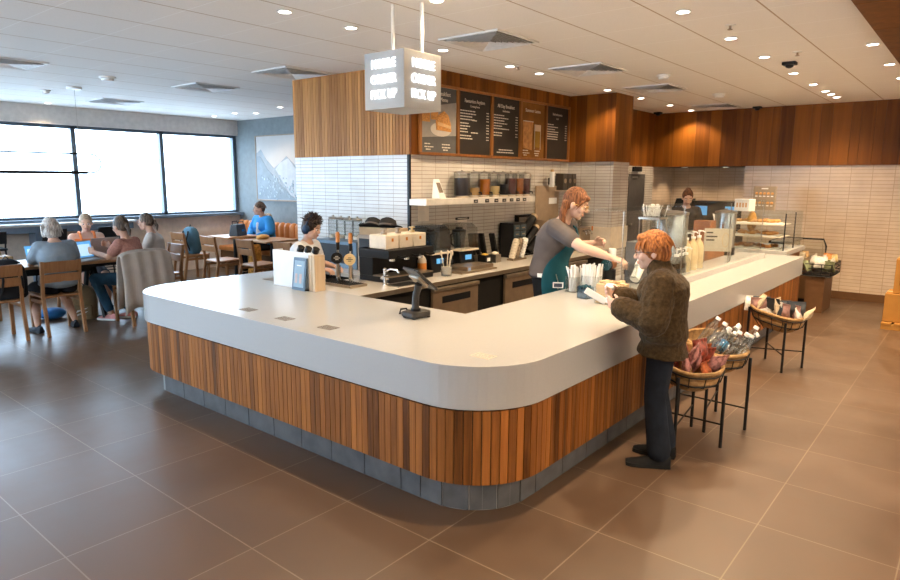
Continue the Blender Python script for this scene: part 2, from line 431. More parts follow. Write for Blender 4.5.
# ================================================================ ceiling fittings
def downlight(x, y, power=55, z=CH, label=None, warm=(1., .74, .46), ang=125, size=.035):
    e = empty('recessed_downlight', (x, y, z), 0, label or DL, 'ceiling light', 'recessed ceiling downlights')
    m = MB(); m.lathe([(.042, -.001), (.056, -.001), (.058, -.005), (.042, -.007)], cap=False, seg=20); m.build('trim_ring', 'white', e, smooth=True)
    MB().cyl((0, 0, -.005), .043, .002, 20).build('lamp_disc', 'lamp', e)
    ld = bpy.data.lights.new('downlight_lamp', 'SPOT'); ld.energy = power; ld.color = warm; ld.spot_size = D(ang); ld.spot_blend = .6; ld.shadow_soft_size = size
    lo = bpy.data.objects.new('downlight_lamp', ld); COL.objects.link(lo); lo.parent = e; lo.location = (0, 0, -.03)
    return e
DL = 'small round recessed downlight glowing in the pale ceiling'
P1 = 24
for y in (2.92, 3.53, 4.62, 5.68, 6.24, 7.88): downlight(-3.9, y, P1, label='round recessed downlight in the ceiling row above the back counter')
for y in (8.92, 10.0, 10.9): downlight(-3.9, y, P1, label='round recessed downlight near the timber wall panels at the back left')
for y in (2.95, 4.62, 5.69, 6.71, 7.88, 8.9, 9.65, 10.02, 10.41): downlight(-1.75, y, (92 if y < 4.7 else 64) if y < 9 else 22, label='round recessed downlight in the ceiling row above the customer side of the bar')
for y in (6.66, 7.86, 8.95): downlight(-.89, y, 48, label='round recessed downlight beside the dropped timber ceiling at right')
for y in (1.2, 3.4): downlight(.5, y, 14, z=CH - .052, label='added round fill downlight set in the dropped timber ceiling out of view')  # unseen lamps added to light the foreground and the bar's right side
for y in (-3, -1.2, .6, 2.4, 4.2, 6., 7.8, 9.6): downlight(1.55, y, 66, z=CH - .052, warm=(1., .78, .54), ang=150, label='added round recessed wall-washing downlight by the right wall out of view')  # unseen lamps added so the right wall bounces ambient light
for x in (-3.6, -2.2, -.8, .6): downlight(x, -3.6, 35, warm=(1., .78, .54), ang=150, label='added round recessed wall-washing downlight by the front wall out of view')  # unseen lamps added for bounce off the wall behind the viewer
downlight(-2.89, 3.36, 20, label='round recessed downlight right beside the hanging sign rods')
for x, y in ((-11.4, 4.02), (-11.2, 6.72), (-10.4, 6.64), (-10.1, 6.87), (-8.96, 6.55)): downlight(x, y, 16, label='round recessed downlight over the window seating area')
for x in (-4.2, -3.5): downlight(x, 11.62, 9, z=PBr - .002, label='added round fill downlight under the low ceiling of the tiled alcove')  # lamps added to brighten the alcove tiles
vents = [(-3.34, 4.55, 'first square ceiling vent from the hanging sign, slatted louvres'), (-3.36, 6.32, 'second square ceiling vent from the hanging sign above the menu boards'),
         (-3.36, 8.08, 'square ceiling vent just right of the timber pillar top'), (-3.4, 10.5, 'square ceiling vent furthest back near timber wall'),
         (-7.8, 4.58, 'square ceiling vent left of the slatted block, over the tables'), (-10.3, 4.55, 'small looking square ceiling vent nearest the windows'),
         (-7.77, 2.38, 'square ceiling vent cut by the left edge of view'), (-6.0, 4.55, 'square ceiling vent touching the slatted timber fascia')]
vm = plain('vent_shadow', (.10, .095, .09), .7)
v0 = None
for x, y, lab in vents:
    if v0 is None:
        v0 = empty('ceiling_vent', (x, y, CH), 0, lab, 'air vent', 'square ceiling vents')
        m = MB()
        for r0, r1 in ((.30, .275),):
            m.box(-.3, -.3, -.012, .3, -.275, -.001).box(-.3, .275, -.012, .3, .3, -.001).box(-.3, -.275, -.012, -.275, .275, -.001).box(.275, -.275, -.012, .3, .275, -.001)
        m.build('vent_frame', 'white', v0)
        B(-.275, -.275, -.004, .275, .275, -.001).build('vent_back', vm, v0)
        m = MB(); R_ = Matrix.Rotation(D(35), 4, 'X')
        for k in range(4):                       # four-way louvres
            Q = Matrix.Rotation(k * PI / 2, 4, 'Z')
            for j in range(7):
                d = .265 - j * .036; w = d - .004
                m.hexa([Q @ V(p) for p in ((-w, d, -.022), (w, d, -.022), (w, d - .004, -.022), (-w, d - .004, -.022), (-w + .012, d - .020, -.005), (w - .012, d - .020, -.005), (w - .012, d - .024, -.005), (-w + .012, d - .024, -.005))])
        m.build('louvres', plain('louvre_grey', (.74, .73, .72), .5), v0)
    else: copy_tree(v0, (x, y, CH), 0, lab)
def detector(x, y, label, r=.055):
    e = empty('smoke_detector', (x, y, CH), 0, label, 'smoke detector')
    MB().lathe([(r, 0), (r * 1.02, -.012), (r * .9, -.02)], seg=20).build('detector_base', 'white', e, smooth=True)
    MB().lathe([(r * .75, -.018), (r * .72, -.04), (r * .4, -.052), (r * .1, -.053)], seg=20).build('detector_head', 'white', e, smooth=True)
detector(-2.89, 7.17, 'white round smoke detector nearest the hanging sign, right of menu boards', .075)
detector(-2.91, 9.14, 'white round smoke detector above the back alcove', .085)
detector(-7.95, 3.45, 'white boxy smoke detector over the communal table', .09)
detector(-9.77, 3.43, 'small white cone detector beside the pendant lamp canopy', .06)
for x, y, lab in ((-1.63, 7.15, 'black security camera dome fixed below the ceiling at right'), (-2.91, 11.0, 'small black camera at the top of the far timber wall'), (-4.45, 10.9, 'tiny black camera in the corner left of the far timber wall')):
    e = empty('security_camera', (x, y, CH), 0, lab, 'camera')
    B(-.06, -.05, -.03, .06, .05, 0).build('camera_mount', 'blackm', e, bev=.005)
    MB().ell((0, 0, -.03), (.04, .04, .03)).build('camera_dome', 'black', e, smooth=True)
for x, y, lab in ((-1.46, 6.65, 'small white sprinkler with reddish bulb by black ceiling camera'), (-1.62, 5.23, 'small brass sprinkler head between two downlights'), (-3.85, 5.75, 'small brass sprinkler head above the menu boards')):
    e = empty('ceiling_sprinkler', (x, y, CH), 0, lab, 'sprinkler')
    MB().cyl((0, 0, -.006), .04, .006).build('sprinkler_plate', 'white', e)
    MB().cyl((0, 0, -.03), .009, .025, 8).cyl((0, 0, -.034), .018, .004, 12).build('sprinkler_head', 'bronze', e)

# hanging cube sign
S = .36
t = S * 646 / 56.7
c0 = CAMP + ray(404.3, 107) / 646 * t
sg = empty('hanging_sign', (c0.x, c0.y, c0.z), 0, 'white illuminated cube sign hanging over the bar on two rods', 'sign')
MB().box(-S, 0, 0, 0, S, S).build('sign_box', 'signbox', sg, bev=.003)
rodm = plain('rod_white', (.72, .72, .70), .4)
for (u, yy) in ((391.5, .5), (413.5, .5)):
    best = None
    # rods rise from the middle line of the top
for dx, dy in ((-.75 * S, .5 * S), (-.25 * S, .75 * S)):
    MB().cyl((dx, dy, S), .012, CH - c0.z - S, 12).build('hanging_rod', rodm, sg)
words = ('MOBILE', 'ORDER', 'PICK UP')
halo = glow('sign_halo', (.80, .90, 1.), .55)
for i, w in enumerate(words):
    zz = S * (.78 - .265 * i)
    text_mesh('sign_lettering', w, S * .225, 'letters', sg, frame_M((-S / 2, -.006, zz), (1, 0, 0), (0, 0, 1)), ext=.004, wid=.80 if i != 1 else .88, off=-.0005)
    text_mesh('sign_lettering', w, S * .225, 'letters', sg, frame_M((.006, S / 2, zz), (0, 1, 0), (0, 0, 1)), ext=.004, wid=.80 if i != 1 else .88, off=-.0005)

# pendant loop lamp by the window
pe = empty('pendant_lamp', (-9.16, 3.55, CH), 0, 'thin black looped pendant lamp with a long bar hanging before the windows', 'lamp')
MB().cyl((0, 0, -.03), .09, .03).build('canopy', 'white', pe, smooth=True)
MB().cyl((0, 0, -.84), .0025, .82, 6).build('suspension_wire', 'steel', pe)
zt, zb = 2.055 - CH, 1.815 - CH; rr = (zt - zb) / 2; ylo, yhi = -1.9, .13
pts = [(0, ylo + (yhi - ylo) * k / 6, zt) for k in range(7)] + [(0, yhi + rr * math.sin(a), (zt + zb) / 2 + rr * math.cos(a)) for a in [D(q) for q in range(15, 180, 15)]] + [(0, yhi - (yhi - ylo) * k / 6, zb) for k in range(7)] + [(0, ylo - rr * math.sin(a), (zt + zb) / 2 - rr * math.cos(a)) for a in [D(q) for q in range(15, 180, 15)]]
MB().tube(pts, .010, 8, close=True).build('wire_loop', 'blackm', pe, smooth=True)
MB().box(-.018, ylo, zb - .020, .018, yhi - .06, zb + .018).build('lamp_bar', 'blackm', pe)
MB().cyl((0, -.9, zb), .0025, -zb, 6).build('suspension_wire', 'steel', pe)

# ================================================================ bar
T0, T1 = .582, .816
def arc(cx, cy, r, a0, a1, n=14): return [(cx + r * math.cos(D(a0 + (a1 - a0) * k / n)), cy + r * math.sin(D(a0 + (a1 - a0) * k / n))) for k in range(n + 1)]
def outline(x0, x1, y0, yend_l, yend_r, rl, rr_):
    # outer run: left back -> left front corner -> right front corner -> right far end
    return [(x0, yend_l)] + arc(x0 + rl, y0 + rl, rl, 180, 270) + arc(x1 - rr_, y0 + rr_, rr_, 270, 360) + [(x1, yend_r)]
YE = 9.12
bar = empty('service_bar', (-3.0, 2.9, 0), 0, 'long white topped service bar clad in vertical timber slats with rounded corners', 'counter')
def bp(o): o.parent = bar; o.matrix_parent_inverse = Matrix.Translation((3.0, -2.9, 0)); return o
outer = outline(-5.60, -1.717, 2.42, 4.29, YE, .45, .46)
inner = [(-2.75, YE), (-2.75, 3.51), (-5.2, 3.51), (-5.2, 4.29)]
slab_pts = outer + inner
m = MB(); m.prism(slab_pts, T0, T1)
bp(m.build('worktop', 'slab', None, bev=.004))
g = outline(-5.57, -1.745, 2.448, 4.28, YE - .02, .42, .44)
gi = [(-2.75, YE - .02), (-2.75, 3.50), (-5.21, 3.50), (-5.21, 4.28)]
bp(MB().prism(g + gi, .16, T0).build('bar_core', 'gapblack', None))
# slats follow the outline
def resample(pts, pitch):
    out = [V((*pts[0], 0))]; acc = 0; cur = V((*pts[0], 0)); i = 1
    need = pitch
    while i < len(pts):
        nx = V((*pts[i], 0)); d = (nx - cur).length
        if d >= need: cur = cur + (nx - cur) * (need / d); out.append(cur.copy()); need = pitch
        else: need -= d; cur = nx; i += 1
    return out
P = resample(g, .047)
m = MB()
for a, b in zip(P[:-1], P[1:]):
    d = (b - a).normalized(); n = V((d.y, -d.x, 0))
    a2 = a + d * .002; b2 = b - d * .002
    q = [a2, b2, b2 + n * .014, a2 + n * .014]
    m.tone = max(0, min(1, random.gauss(.5, .27)))
    # seen surface mostly faces out (left side run is walked so that n points outwards)
    m.hexa([p + V((0, 0, .165)) for p in q] + [p + V((0, 0, T0 - .012)) for p in q])
m.tone = None
bp(m.build('slat_cladding', 'wood', None))
pl = outline(-5.24, -1.80, 2.49, 4.2, YE - .06, .12, .36)
pli = [(-2.76, YE - .06), (-2.76, 3.5), (-5.12, 3.5), (-5.12, 4.2)]
bp(MB().prism(pl + pli, 0, .155).build('plinth_core', 'plinth_gap', None))
P = resample(pl, .15)
m = MB(); seg = []; i = 0
while i < len(P) - 1:
    if i + 2 < len(P) and (P[i + 1] - P[i]).normalized().dot((P[i + 2] - P[i + 1]).normalized()) > .9999: seg.append((P[i], P[i + 2])); i += 2
    else: seg.append((P[i], P[i + 1])); i += 1
for a, b in seg:
    
    d = (b - a).normalized(); n = V((d.y, -d.x, 0)); a2 = a + d * .003; b2 = b - d * .003
    k = 5 if abs(d.x) > .05 and abs(d.y) > .05 else 1
    q = [a2 - n * .03, b2 - n * .03, b2 + n * .008, a2 + n * .008]
    m.hexa([p + V((0, 0, .003)) for p in q] + [p + V((0, 0, .153)) for p in q])
bp(m.build('plinth_tiles', 'plinth_tile', None))
# small place-here marks printed on the bar top
decm = plain('decal_dark', (.10, .075, .055), .6)
decl = plain('decal_faint', (.52, .43, .33), .6)
for (x, y, lab, mm) in ((-4.02, 2.60, 'leftmost small dark printed marker on the bar top near the front edge', decm), (-3.57, 2.585, 'middle small dark printed marker on the bar top near the front edge', decm), (-3.14, 2.60, 'rightmost small dark printed marker on the bar top near the front edge', decm), (-1.99, 2.70, 'faint small printed marker at the rounded bar corner', decl)):
    m = MB(); z0, z1 = T1 - .0005, T1 + .0012
    w, h = .062, .042
    m.box(x - w, y - h, z0, x + w, y - h + .006, z1).box(x - w, y + h - .006, z0, x + w, y + h, z1).box(x - w, y - h + .006, z0, x - w + .006, y + h - .006, z1).box(x + w - .006, y - h + .006, z0, x + w, y + h - .006, z1)
    for r in range(3):
        xx = x - w + .014
        while xx < x + w - .02:
            l = random.uniform(.008, .022); yy = y + .02 - r * .02
            m.box(xx, yy - .005, z0, xx + l, yy + .005, z1); xx += l + .006
    one('counter_marker', m, mm, lab, 'counter marking')

# back counter
bc = empty('back_counter', (-4.2, 5, 0), 0, 'long pale stone back counter along the tiled wall below menu boards', 'counter')
def bcp(o): o.parent = bc; o.matrix_parent_inverse = Matrix.Translation((4.2, -5, 0)); return o
bpts = [(-4.6, 3.512), (-3.86, 3.512), (-3.86, 8.17), (-4.6, 8.17), (-4.6, 4.92), (-5.6, 4.92), (-5.6, 4.30), (-4.6, 4.30)]
bcp(MB().prism(bpts, .775, T1 - .003).build('worktop', 'counter', None, bev=.003))
m = MB(); m.box(-3.858, 3.512, .77, -3.850, 8.17, T1 - .006); m.tone = .5
bcp(m.build('edge_band', 'bronze', None))
bcp(MB().prism([(-4.59, 3.53), (-3.90, 3.53), (-3.90, 8.16), (-4.59, 8.16), (-4.59, 4.91), (-5.58, 4.91), (-5.58, 4.31), (-4.59, 4.31)], .1, .774).build('base_unit', 'dark', None))
frd = plain('fridge_front', (.30, .21, .14), .33, metal=.6, var=.1)
for y0, y1, lab in ((4.43, 5.12, 'bronze fronted under-counter fridge drawer nearer the sink'), (5.60, 6.30, 'bronze fronted under-counter fridge drawer beside the barista'), (6.75, 7.4, 'bronze fronted under-counter fridge drawer hidden behind the barista')):
    e = empty('under_counter_fridge', (-3.88, (y0 + y1) / 2, .12), 0, lab, 'fridge')
    w = (y1 - y0) / 2
    B(0, -w, 0, .03, w, .60).build('drawer_front', frd, e, bev=.004)
    B(.0, -w, .60, .05, w, .635).build('top_ledge', 'bronze', e, bev=.004)
    B(.031, -w * .62, .48, .034, w * .62, .545).build('handle_recess', 'black', e)

# bare bushes and pale ground outside the windows
struct(B(-40, -30, -.4, -12.2, 40, -.3).build('ground', plain('pale_ground', (.55, .54, .52), .9)))
twig = plain('bare_twigs', (.20, .17, .15), .9)
for (x, y, s_, lab) in ((-19, 5.6, 1.0, 'bare leafless bush outside the windows at far left'), (-20, 9.9, .9, 'bare leafless bush outside behind the seated person in orange'), (-20, 14.3, .9, 'bare leafless bush outside the rightmost window')):
    e = empty('bare_bush', (x, y, -.3), 0, lab, 'bush'); m = MB()
    for _ in range(70):
        p = V((random.uniform(-.5, .5), random.uniform(-1.3, 1.3), 0)); q = [p]
        d = V((random.gauss(0, .35), random.gauss(0, .45), 1.5)).normalized()
        for k in range(4): p = p + d * random.uniform(.32, .5) * s_; d = (d + V((random.gauss(0, .3), random.gauss(0, .3), .1))).normalized(); q.append(p)
        m.tube(q, [.025, .018, .012, .008, .004], 4)
    o = m.build('branches', twig, e); o['kind'] = 'stuff'
# ================================================================ menu boards
mb_y = [(5.06, 5.64), (5.68, 6.27), (6.31, 6.87), (6.91, 7.47), (7.51, 8.08)]
titles = [(None, 'Breakfast'), ('Favourites Anytime', 'Coming Soon'), ('All Day Breakfast', 'Sandwiches'), ('Summer Lattes', None), ('Refreshments', 'Iced')]
mlab = ['menu board with a toasted sandwich picture, partly behind the hanging cube sign', 'dark menu board with four blocks of small print, second from the hanging sign', 'dark menu board in the middle, line of print near its bottom edge',
        'menu board picturing two tall lattes in glasses', 'narrow dark menu board nearest the timber pillar']
toast = plain('toast', (.55, .27, .09), .7, var=.3, scale=60); bread = plain('bread_pale', (.62, .40, .20), .7, var=.2); plate = plain('plate_print', (.55, .50, .44), .5)
dkgrey = plain('board_grey', (.10, .10, .10), .5); ltgrey = plain('board_lightgrey', (.30, .28, .26), .5); latte = plain('latte_print', (.45, .22, .08), .5, var=.3, scale=20); foam = plain('foam_print', (.60, .45, .32), .5); amber = plain('amber_print', (.20, .085, .02), .5, var=.3, scale=5)
for i, ((y0, y1), (ti, su)) in enumerate(zip(mb_y, titles)):
    z0, z1 = 2.03, 2.705
    e = empty('menu_board', (BX1 + .03, (y0 + y1) / 2, z0), 0, mlab[i], 'menu board')
    w = (y1 - y0) / 2; h = z1 - z0
    m = MB(); f = .028
    m.box(0, -w - f, -f, .045, w + f, 0).box(0, -w - f, h, .045, w + f, h + f).box(0, -w - f, 0, .045, -w, h).box(0, w, 0, .045, w + f, h)
    m.build('board_frame', 'frame', e, bev=.003)
    B(0, -w, 0, .02, w, h).build('board_panel', dkgrey if i == 0 else ('board' if i != 3 else amber), e)
    F = lambda y, z: frame_M((.022, y, z), (0, 1, 0), (0, 0, 1))
    if ti: text_mesh('board_title', ti, .058 if i != 4 else .045, 'chalk', e, F(0, h * .86), ext=.001, wid=min(1, .43 / (.5 * .058 * len(ti))))
    if su and i: text_mesh('board_heading', su, .032, 'chalk', e, F(0, h * .78), ext=.001)
    m = MB()
    def lines(ya, za, n, lmax, lmin, price=True):
        for k in range(n):
            z = za - k * .031; y = ya; L_ = random.uniform(lmin, lmax)
            while y < ya + L_ - .01:
                l = random.uniform(.02, .05); m.box(.021, y, z - .005, .0225, min(y + l, ya + L_), z + .006); y += l + .008
            if price: m.box(.021, w - .075, z - .005, .0225, w - .055, z + .005).box(.021, w - .048, z - .005, .0225, w - .03, z + .005)
    if i == 1: lines(-w + .03, h * .70, 4, .32, .2); lines(-w + .03, h * .50, 4, .2, .12); lines(-w + .03, h * .30, 2, .26, .14); lines(-.05, h * .555, 1, .10, .09, False); lines(-.07, h * .355, 1, .14, .12, False)
    if i == 2: lines(-w + .03, h * .70, 6, .32, .16); lines(-w + .03, h * .40, 2, .22, .15); lines(-.08, h * .47, 1, .16, .15, False); lines(-.14, h * .11, 1, .3, .28, False); lines(-.18, h * .065, 1, .36, .34, False)
    if i == 4: lines(-w + .03, h * .66, 7, .30, .12)
    if i in (0, 3): lines(-w + .06, h * .13, 2, .15, .1, False); lines(.05, h * .13, 2, .15, .1, False); lines(-w + .08, h * .045, 1, .08, .07, False); lines(.07, h * .045, 1, .08, .07, False)
    m.build('board_print', 'chalk', e)
    if i == 0:
        m = MB(); m.hexa([V(p) for p in ((.020, -w, h * .22), (.020, w, h * .28), (.020, w, h * .80), (.020, -w, h * .66), (.021, -w, h * .22), (.021, w, h * .28), (.021, w, h * .80), (.021, -w, h * .66))]); m.build('picture_table', ltgrey, e)
        q = Matrix.Rotation(PI / 2, 4, 'Y')
        MB().lathe([(.001, 0), (.165, 0), (.17, .006), (.12, .008)], (.021, .03, h * .36), 28, Matrix.Diagonal((1, 1, .7, 1)) @ Matrix.Rotation(PI / 2, 4, 'Y') @ Matrix.Diagonal((.62, 1, 1, 1))).build('picture_plate', plate, e)
        m = MB(); m.prism([(-.10, -.05), (.14, -.06), (.13, .02), (.09, .11), (.02, .15), (-.06, .11), (-.11, .04)], 0, .008, frame_M((.028, .05, h * .42), (0, 1, 0), (0, 0, 1))); m.build('picture_sandwich', toast, e)
        m = MB(); m.prism([(-.09, 0), (.12, -.03), (.13, .0), (-.08, .035)], 0, .004, frame_M((.037, .05, h * .42), (0, 1, 0), (0, 0, 1))); m.build('picture_filling', bread, e)
        m = MB(); m.box(.022, -w + .02, h * .46, .028, -w + .14, h * .66).box(.022, -w + .16, h * .50, .028, -w + .27, h * .68).build('picture_waffles', toast, e)
        text_mesh('board_title', 'Breakfast\nMenu', .06, 'chalk', e, F(.08, h * .86), ext=.001)
    if i == 3:
        m = MB()
        MB().hexa([V((.021, -w + .06, h * .18)), V((.021, -.02, h * .14)), V((.026, -.02, h * .14)), V((.026, -w + .06, h * .18)), V((.021, -w + .05, h * .66)), V((.021, 0, h * .66)), V((.026, 0, h * .66)), V((.026, -w + .05, h * .66))]).build('picture_latte', latte, e)
        MB().box(.021, .05, h * .2, .026, .17, h * .5).build('picture_tea', plain('tea_print', (.30, .17, .03), .5), e)
        MB().box(.021, .04, h * .5, .027, .18, h * .62).build('picture_foam', foam, e)
        m = MB()
        for yy in (.035, .175): m.box(.026, yy, h * .16, .028, yy + .008, h * .62)
        m.box(.026, -w + .05, h * .655, .028, .005, h * .67); m.build('picture_glass_edges', plate, e)

# ================================================================ picture on the back wall
pc = empty('wall_picture', (-10.35, 7.54, 1.33), 0, 'large framed pale blue mountain picture on the blue grey wall', 'picture')
x0, x1, h = -.78, .95, 1.24
m = MB(); m.box(x0, -.03, 0, x1, -.005, .02).box(x0, -.03, h - .02, x1, -.005, h).box(x0, -.03, .02, x0 + .02, -.005, h - .02).box(x1 - .02, -.03, .02, x1, -.005, h - .02)
m.build('picture_frame', plain('thin_wood_frame', (.26, .20, .15), .5), pc)
skyp = plain('picture_sky', (.40, .385, .37), .6, var=.06, scale=2.5)
B(x0 + .02, -.018, .02, x1 - .02, -.005, h - .02).build('picture_canvas', skyp, pc)
Fp = frame_M((0, -.020, 0), (1, 0, 0), (0, 0, 1))
def pp(n, pts, c, k): MB().prism(pts, 0, .0016 + k * .0015, Fp).build(n, plain('picture_' + n, c, .6, var=.1, scale=7), pc)
pp('far_ridge', [(-.76, .9), (-.6, .98), (-.45, .80), (-.2, .62), (0, .72), (.2, .84), (.4, .70), (.65, .52), (.93, .40), (.93, .1), (-.76, .1)], (.24, .28, .31), 0)
pp('snow_slope', [(-.15, .60), (.0, .72), (.25, .80), (.5, .58), (.93, .34), (.93, .1), (.3, .1)], (.36, .40, .44), 1)
pp('near_slope', [(-.76, .86), (-.62, .84), (-.4, .60), (-.15, .42), (.0, .3), (.3, .12), (.5, .03), (-.76, .03)], (.20, .25, .29), 2)
m = MB()
for _ in range(90):
    x = random.uniform(-.72, .85); z = random.uniform(.04, .48 - max(0, x) * .25); r = random.uniform(.012, .035)
    m.prism([(x + r * math.cos(a) * random.uniform(.5, 1.2), z + r * math.sin(a) * random.uniform(.5, 1.2)) for a in [k * PI / 3 for k in range(6)]], 0, .008, Fp)
m.build('picture_leaves', plain('picture_leaf', (.28, .35, .40), .6, var=.3, scale=9), pc)

# ================================================================ chairs
def make_chair(label):
    """faces +x; seat front at x=.23"""
    e = empty('wooden_chair', (0, 0, 0), 0, label, 'chair')
    m = MB(); m.tone = random.random()
    m.hexa([V(p) for p in ((-.20, -.20, .425), (.22, -.215, .435), (.22, .215, .435), (-.20, .20, .425), (-.20, -.20, .45), (.22, -.215, .462), (.22, .215, .462), (-.20, .20, .45))])
    m.build('seat', 'chair', e, bev=.008)
    for s in (-1, 1):
        m = MB(); y = s * .19
        m.hexa([V(p) for p in ((.17, y - .018, 0), (.205, y - .018, 0), (.205, y + .018, 0), (.17, y + .018, 0), (.165, y - .02, .43), (.21, y - .02, .43), (.21, y + .02, .43), (.165, y + .02, .43))]); m.build('front_leg', 'chair', e, bev=.003)
        m = MB(); m.tone = .5
        pr_ = [(-.265, 0), (-.19, .43), (-.195, .5), (-.245, .84)]; w = .02
        for (xa, za), (xb, zb_) in zip(pr_[:-1], pr_[1:]):
            m.hexa([V(p) for p in ((xa - w, y - .016, za), (xa + w, y - .016, za), (xa + w, y + .016, za), (xa - w, y + .016, za), (xb - w, y - .016, zb_), (xb + w, y - .016, zb_), (xb + w, y + .016, zb_), (xb - w, y + .016, zb_))])
        m.build('rear_leg', 'chair', e)
        B(-.19, y - .012, .36, .18, y + .012, .40).build('side_rail', 'chair', e)
    for z0, z1 in ((.60, .695), (.71, .835)):
        xa = -.205 - (z0 - .5) * .147; xb = -.205 - (z1 - .5) * .147
        MB().hexa([V(p) for p in ((xa - .012, -.175, z0), (xa + .012, -.175, z0), (xa + .012, .175, z0), (xa - .012, .175, z0), (xb - .012, -.175, z1), (xb + .012, -.175, z1), (xb + .012, .175, z1), (xb - .012, .175, z1))]).build('back_slat', 'chair', e, bev=.003)
    B(.17, -.17, .375, .195, .17, .415).build('front_rail', 'chair', e)
    return e
GC = 'wooden two-slat cafe chairs'
ch0 = make_chair('wooden chair under the seated person in grey, its back towards us'); ch0['group'] = GC
ch0.location = (-8.12, 2.75, 0); ch0.rotation_euler.z = PI
for x, y, rz, lab in ((-8.14, 2.17, PI, 'wooden chair cut by the left edge, black backpack hung on it'),
                      (-7.98, 3.62, PI, 'wooden chair with a beige cloth draped over its back'),
                      (-9.42, 3.50, 0, 'wooden chair under the person in the orange top'),
                      (-8.78, 4.32, -PI / 2, 'wooden chair at the table end under the person in a pale T-shirt'),
                      (-10.62, 5.80, PI / 2, 'wooden chair holding the tall blue grey bag, nearest the windows'),
                      (-9.52, 5.72, PI / 2, 'empty wooden chair in front of the table with the black handbag'),
                      (-8.62, 5.80, PI / 2, 'empty wooden chair in front of the table with the orange bread'),
                      (-7.88, 5.95, PI / 2, 'empty wooden chair nearest the white tiled wall'),
                      (-9.42, 2.3, 0, 'wooden chair on the window side of the communal table, left of the person in orange')):
    copy_tree(ch0, (x, y, 0), rz, lab)
# communal table
ct = empty('communal_table', (-8.63, 2.4, 0), 0, 'long wooden communal table with black edge where the women work', 'table')
m = MB()
for k in range(5): m.tone = random.random(); m.box(-.40 + k * .16, -1.55, .725, -.40 + (k + 1) * .16 - .002, 1.62, .755)
m.build('tabletop', 'table', ct)
B(-.41, -1.56, .69, .41, 1.63, .724).build('table_edge', 'black', ct)
for y in (-1.2, .95):
    m = MB(); m.tube([(-.33, y, 0), (-.08, y, .69)], .03, 6).tube([(.33, y, 0), (.08, y, .69)], .03, 6).box(-.30, y - .03, .0, .30, y + .03, .03); m.build('trestle_leg', 'blackm', ct)
B(-.02, -1.2, .60, .02, .95, .64).build('table_beam', 'blackm', ct)
# window counter and stools
wb = empty('window_counter', (-11.5, 2.0, 0), 0, 'high narrow counter with white top running along the windows', 'counter')
B(-.22, -4.5, 1.0, .22, 3.2, 1.04).build('worktop', 'slab', wb, bev=.004)
B(-.18, -4.4, .90, .18, 3.15, .999).build('counter_apron', 'sill', wb)
for y in (-4.2, -2.8, -1.3, .2, 1.7, 3.05): B(-.15, y - .05, 0, .15, y + .05, .9).build('counter_leg', 'sill', wb)
def make_stool(label):
    e = empty('bar_stool', (0, 0, 0), 0, label, 'stool', 'dark stools at the window counter')
    MB().box(-.18, -.18, .70, .18, .18, .74).build('seat', 'blackm', e, bev=.02)
    m = MB(); m.hexa([V(p) for p in ((.15, -.17, .80), (.17, -.17, .80), (.17, .17, .80), (.15, .17, .80), (.19, -.17, .98), (.21, -.17, .98), (.21, .17, .98), (.19, .17, .98))]); m.build('backrest', 'blackm', e)
    for sx in (-1, 1):
        for sy in (-1, 1): MB().tube([(sx * .2, sy * .2, 0), (sx * .15, sy * .15, .70)], .013, 6).build('leg', 'blackm', e)
        MB().tube([(.155, sx * .15, .72), (.18, sx * .16, .95)], .012, 6).build('back_post', 'blackm', e)
    MB().tube([(-.18, -.18, .28), (.18, -.18, .28), (.18, .18, .28), (-.18, .18, .28)], .009, 6, close=True).build('footrest', 'blackm', e)
    return e
st = make_stool('dark bar stool at the window counter, just left of the person in grey')
st.location = (-11.05, 3.75, 0)
copy_tree(st, (-11.05, 2.95, 0), 0, 'dark bar stool at the window counter, nearest the left picture edge')
copy_tree(st, (-11.05, 4.55, 0), 0, 'dark bar stool at the window counter, behind the person in orange')
# booth and small tables
bo = empty('booth_bench', (-8.9, 7.3, 0), 0, 'orange leather booth bench with vertical channelled back by the wall', 'bench')
m = MB(); m.box(-2.75, -.33, 0, 2.3, .22, .36).build('bench_base', 'base', bo)
m = MB()
for k in range(6): m.box(-2.75 + k * .842, -.37, .36, -2.75 + (k + 1) * .842 - .006, .12, .45)
m.build('seat_cushion', 'orange', bo, bev=.02)
m = MB()
for k in range(30):
    xx = -2.75 + k * .1685 + .084; m.caps((xx, .13, .47), .082, (xx, .13, .86), .082, 12)
m.build('back_channels', 'orange', bo, smooth=True)
B(-2.77, .14, .36, 2.32, .23, .91).build('back_board', 'base', bo)
def make_table(label):
    e = empty('cafe_table', (0, 0, 0), 0, label, 'table', 'small square cafe tables by the booth')
    m = MB(); m.tone = .6; m.box(-.31, -.33, .725, .31, .33, .755).build('tabletop', 'tablex', e, bev=.004)
    MB().cyl((0, 0, .02), .03, .70, 12).build('table_post', 'blackm', e, smooth=True)
    MB().cyl((0, 0, 0), .24, .02, 24).build('table_foot', 'blackm', e)
    return e
t1 = make_table('small wooden table with a black handbag on it'); t1.location = (-10.25, 6.42, 0)
copy_tree(t1, (-9.15, 6.42, 0), 0, 'small wooden table with an orange loaf on it')
copy_tree(t1, (-8.25, 6.50, 0), 0, 'small wooden table beside the tiled wall, empty')

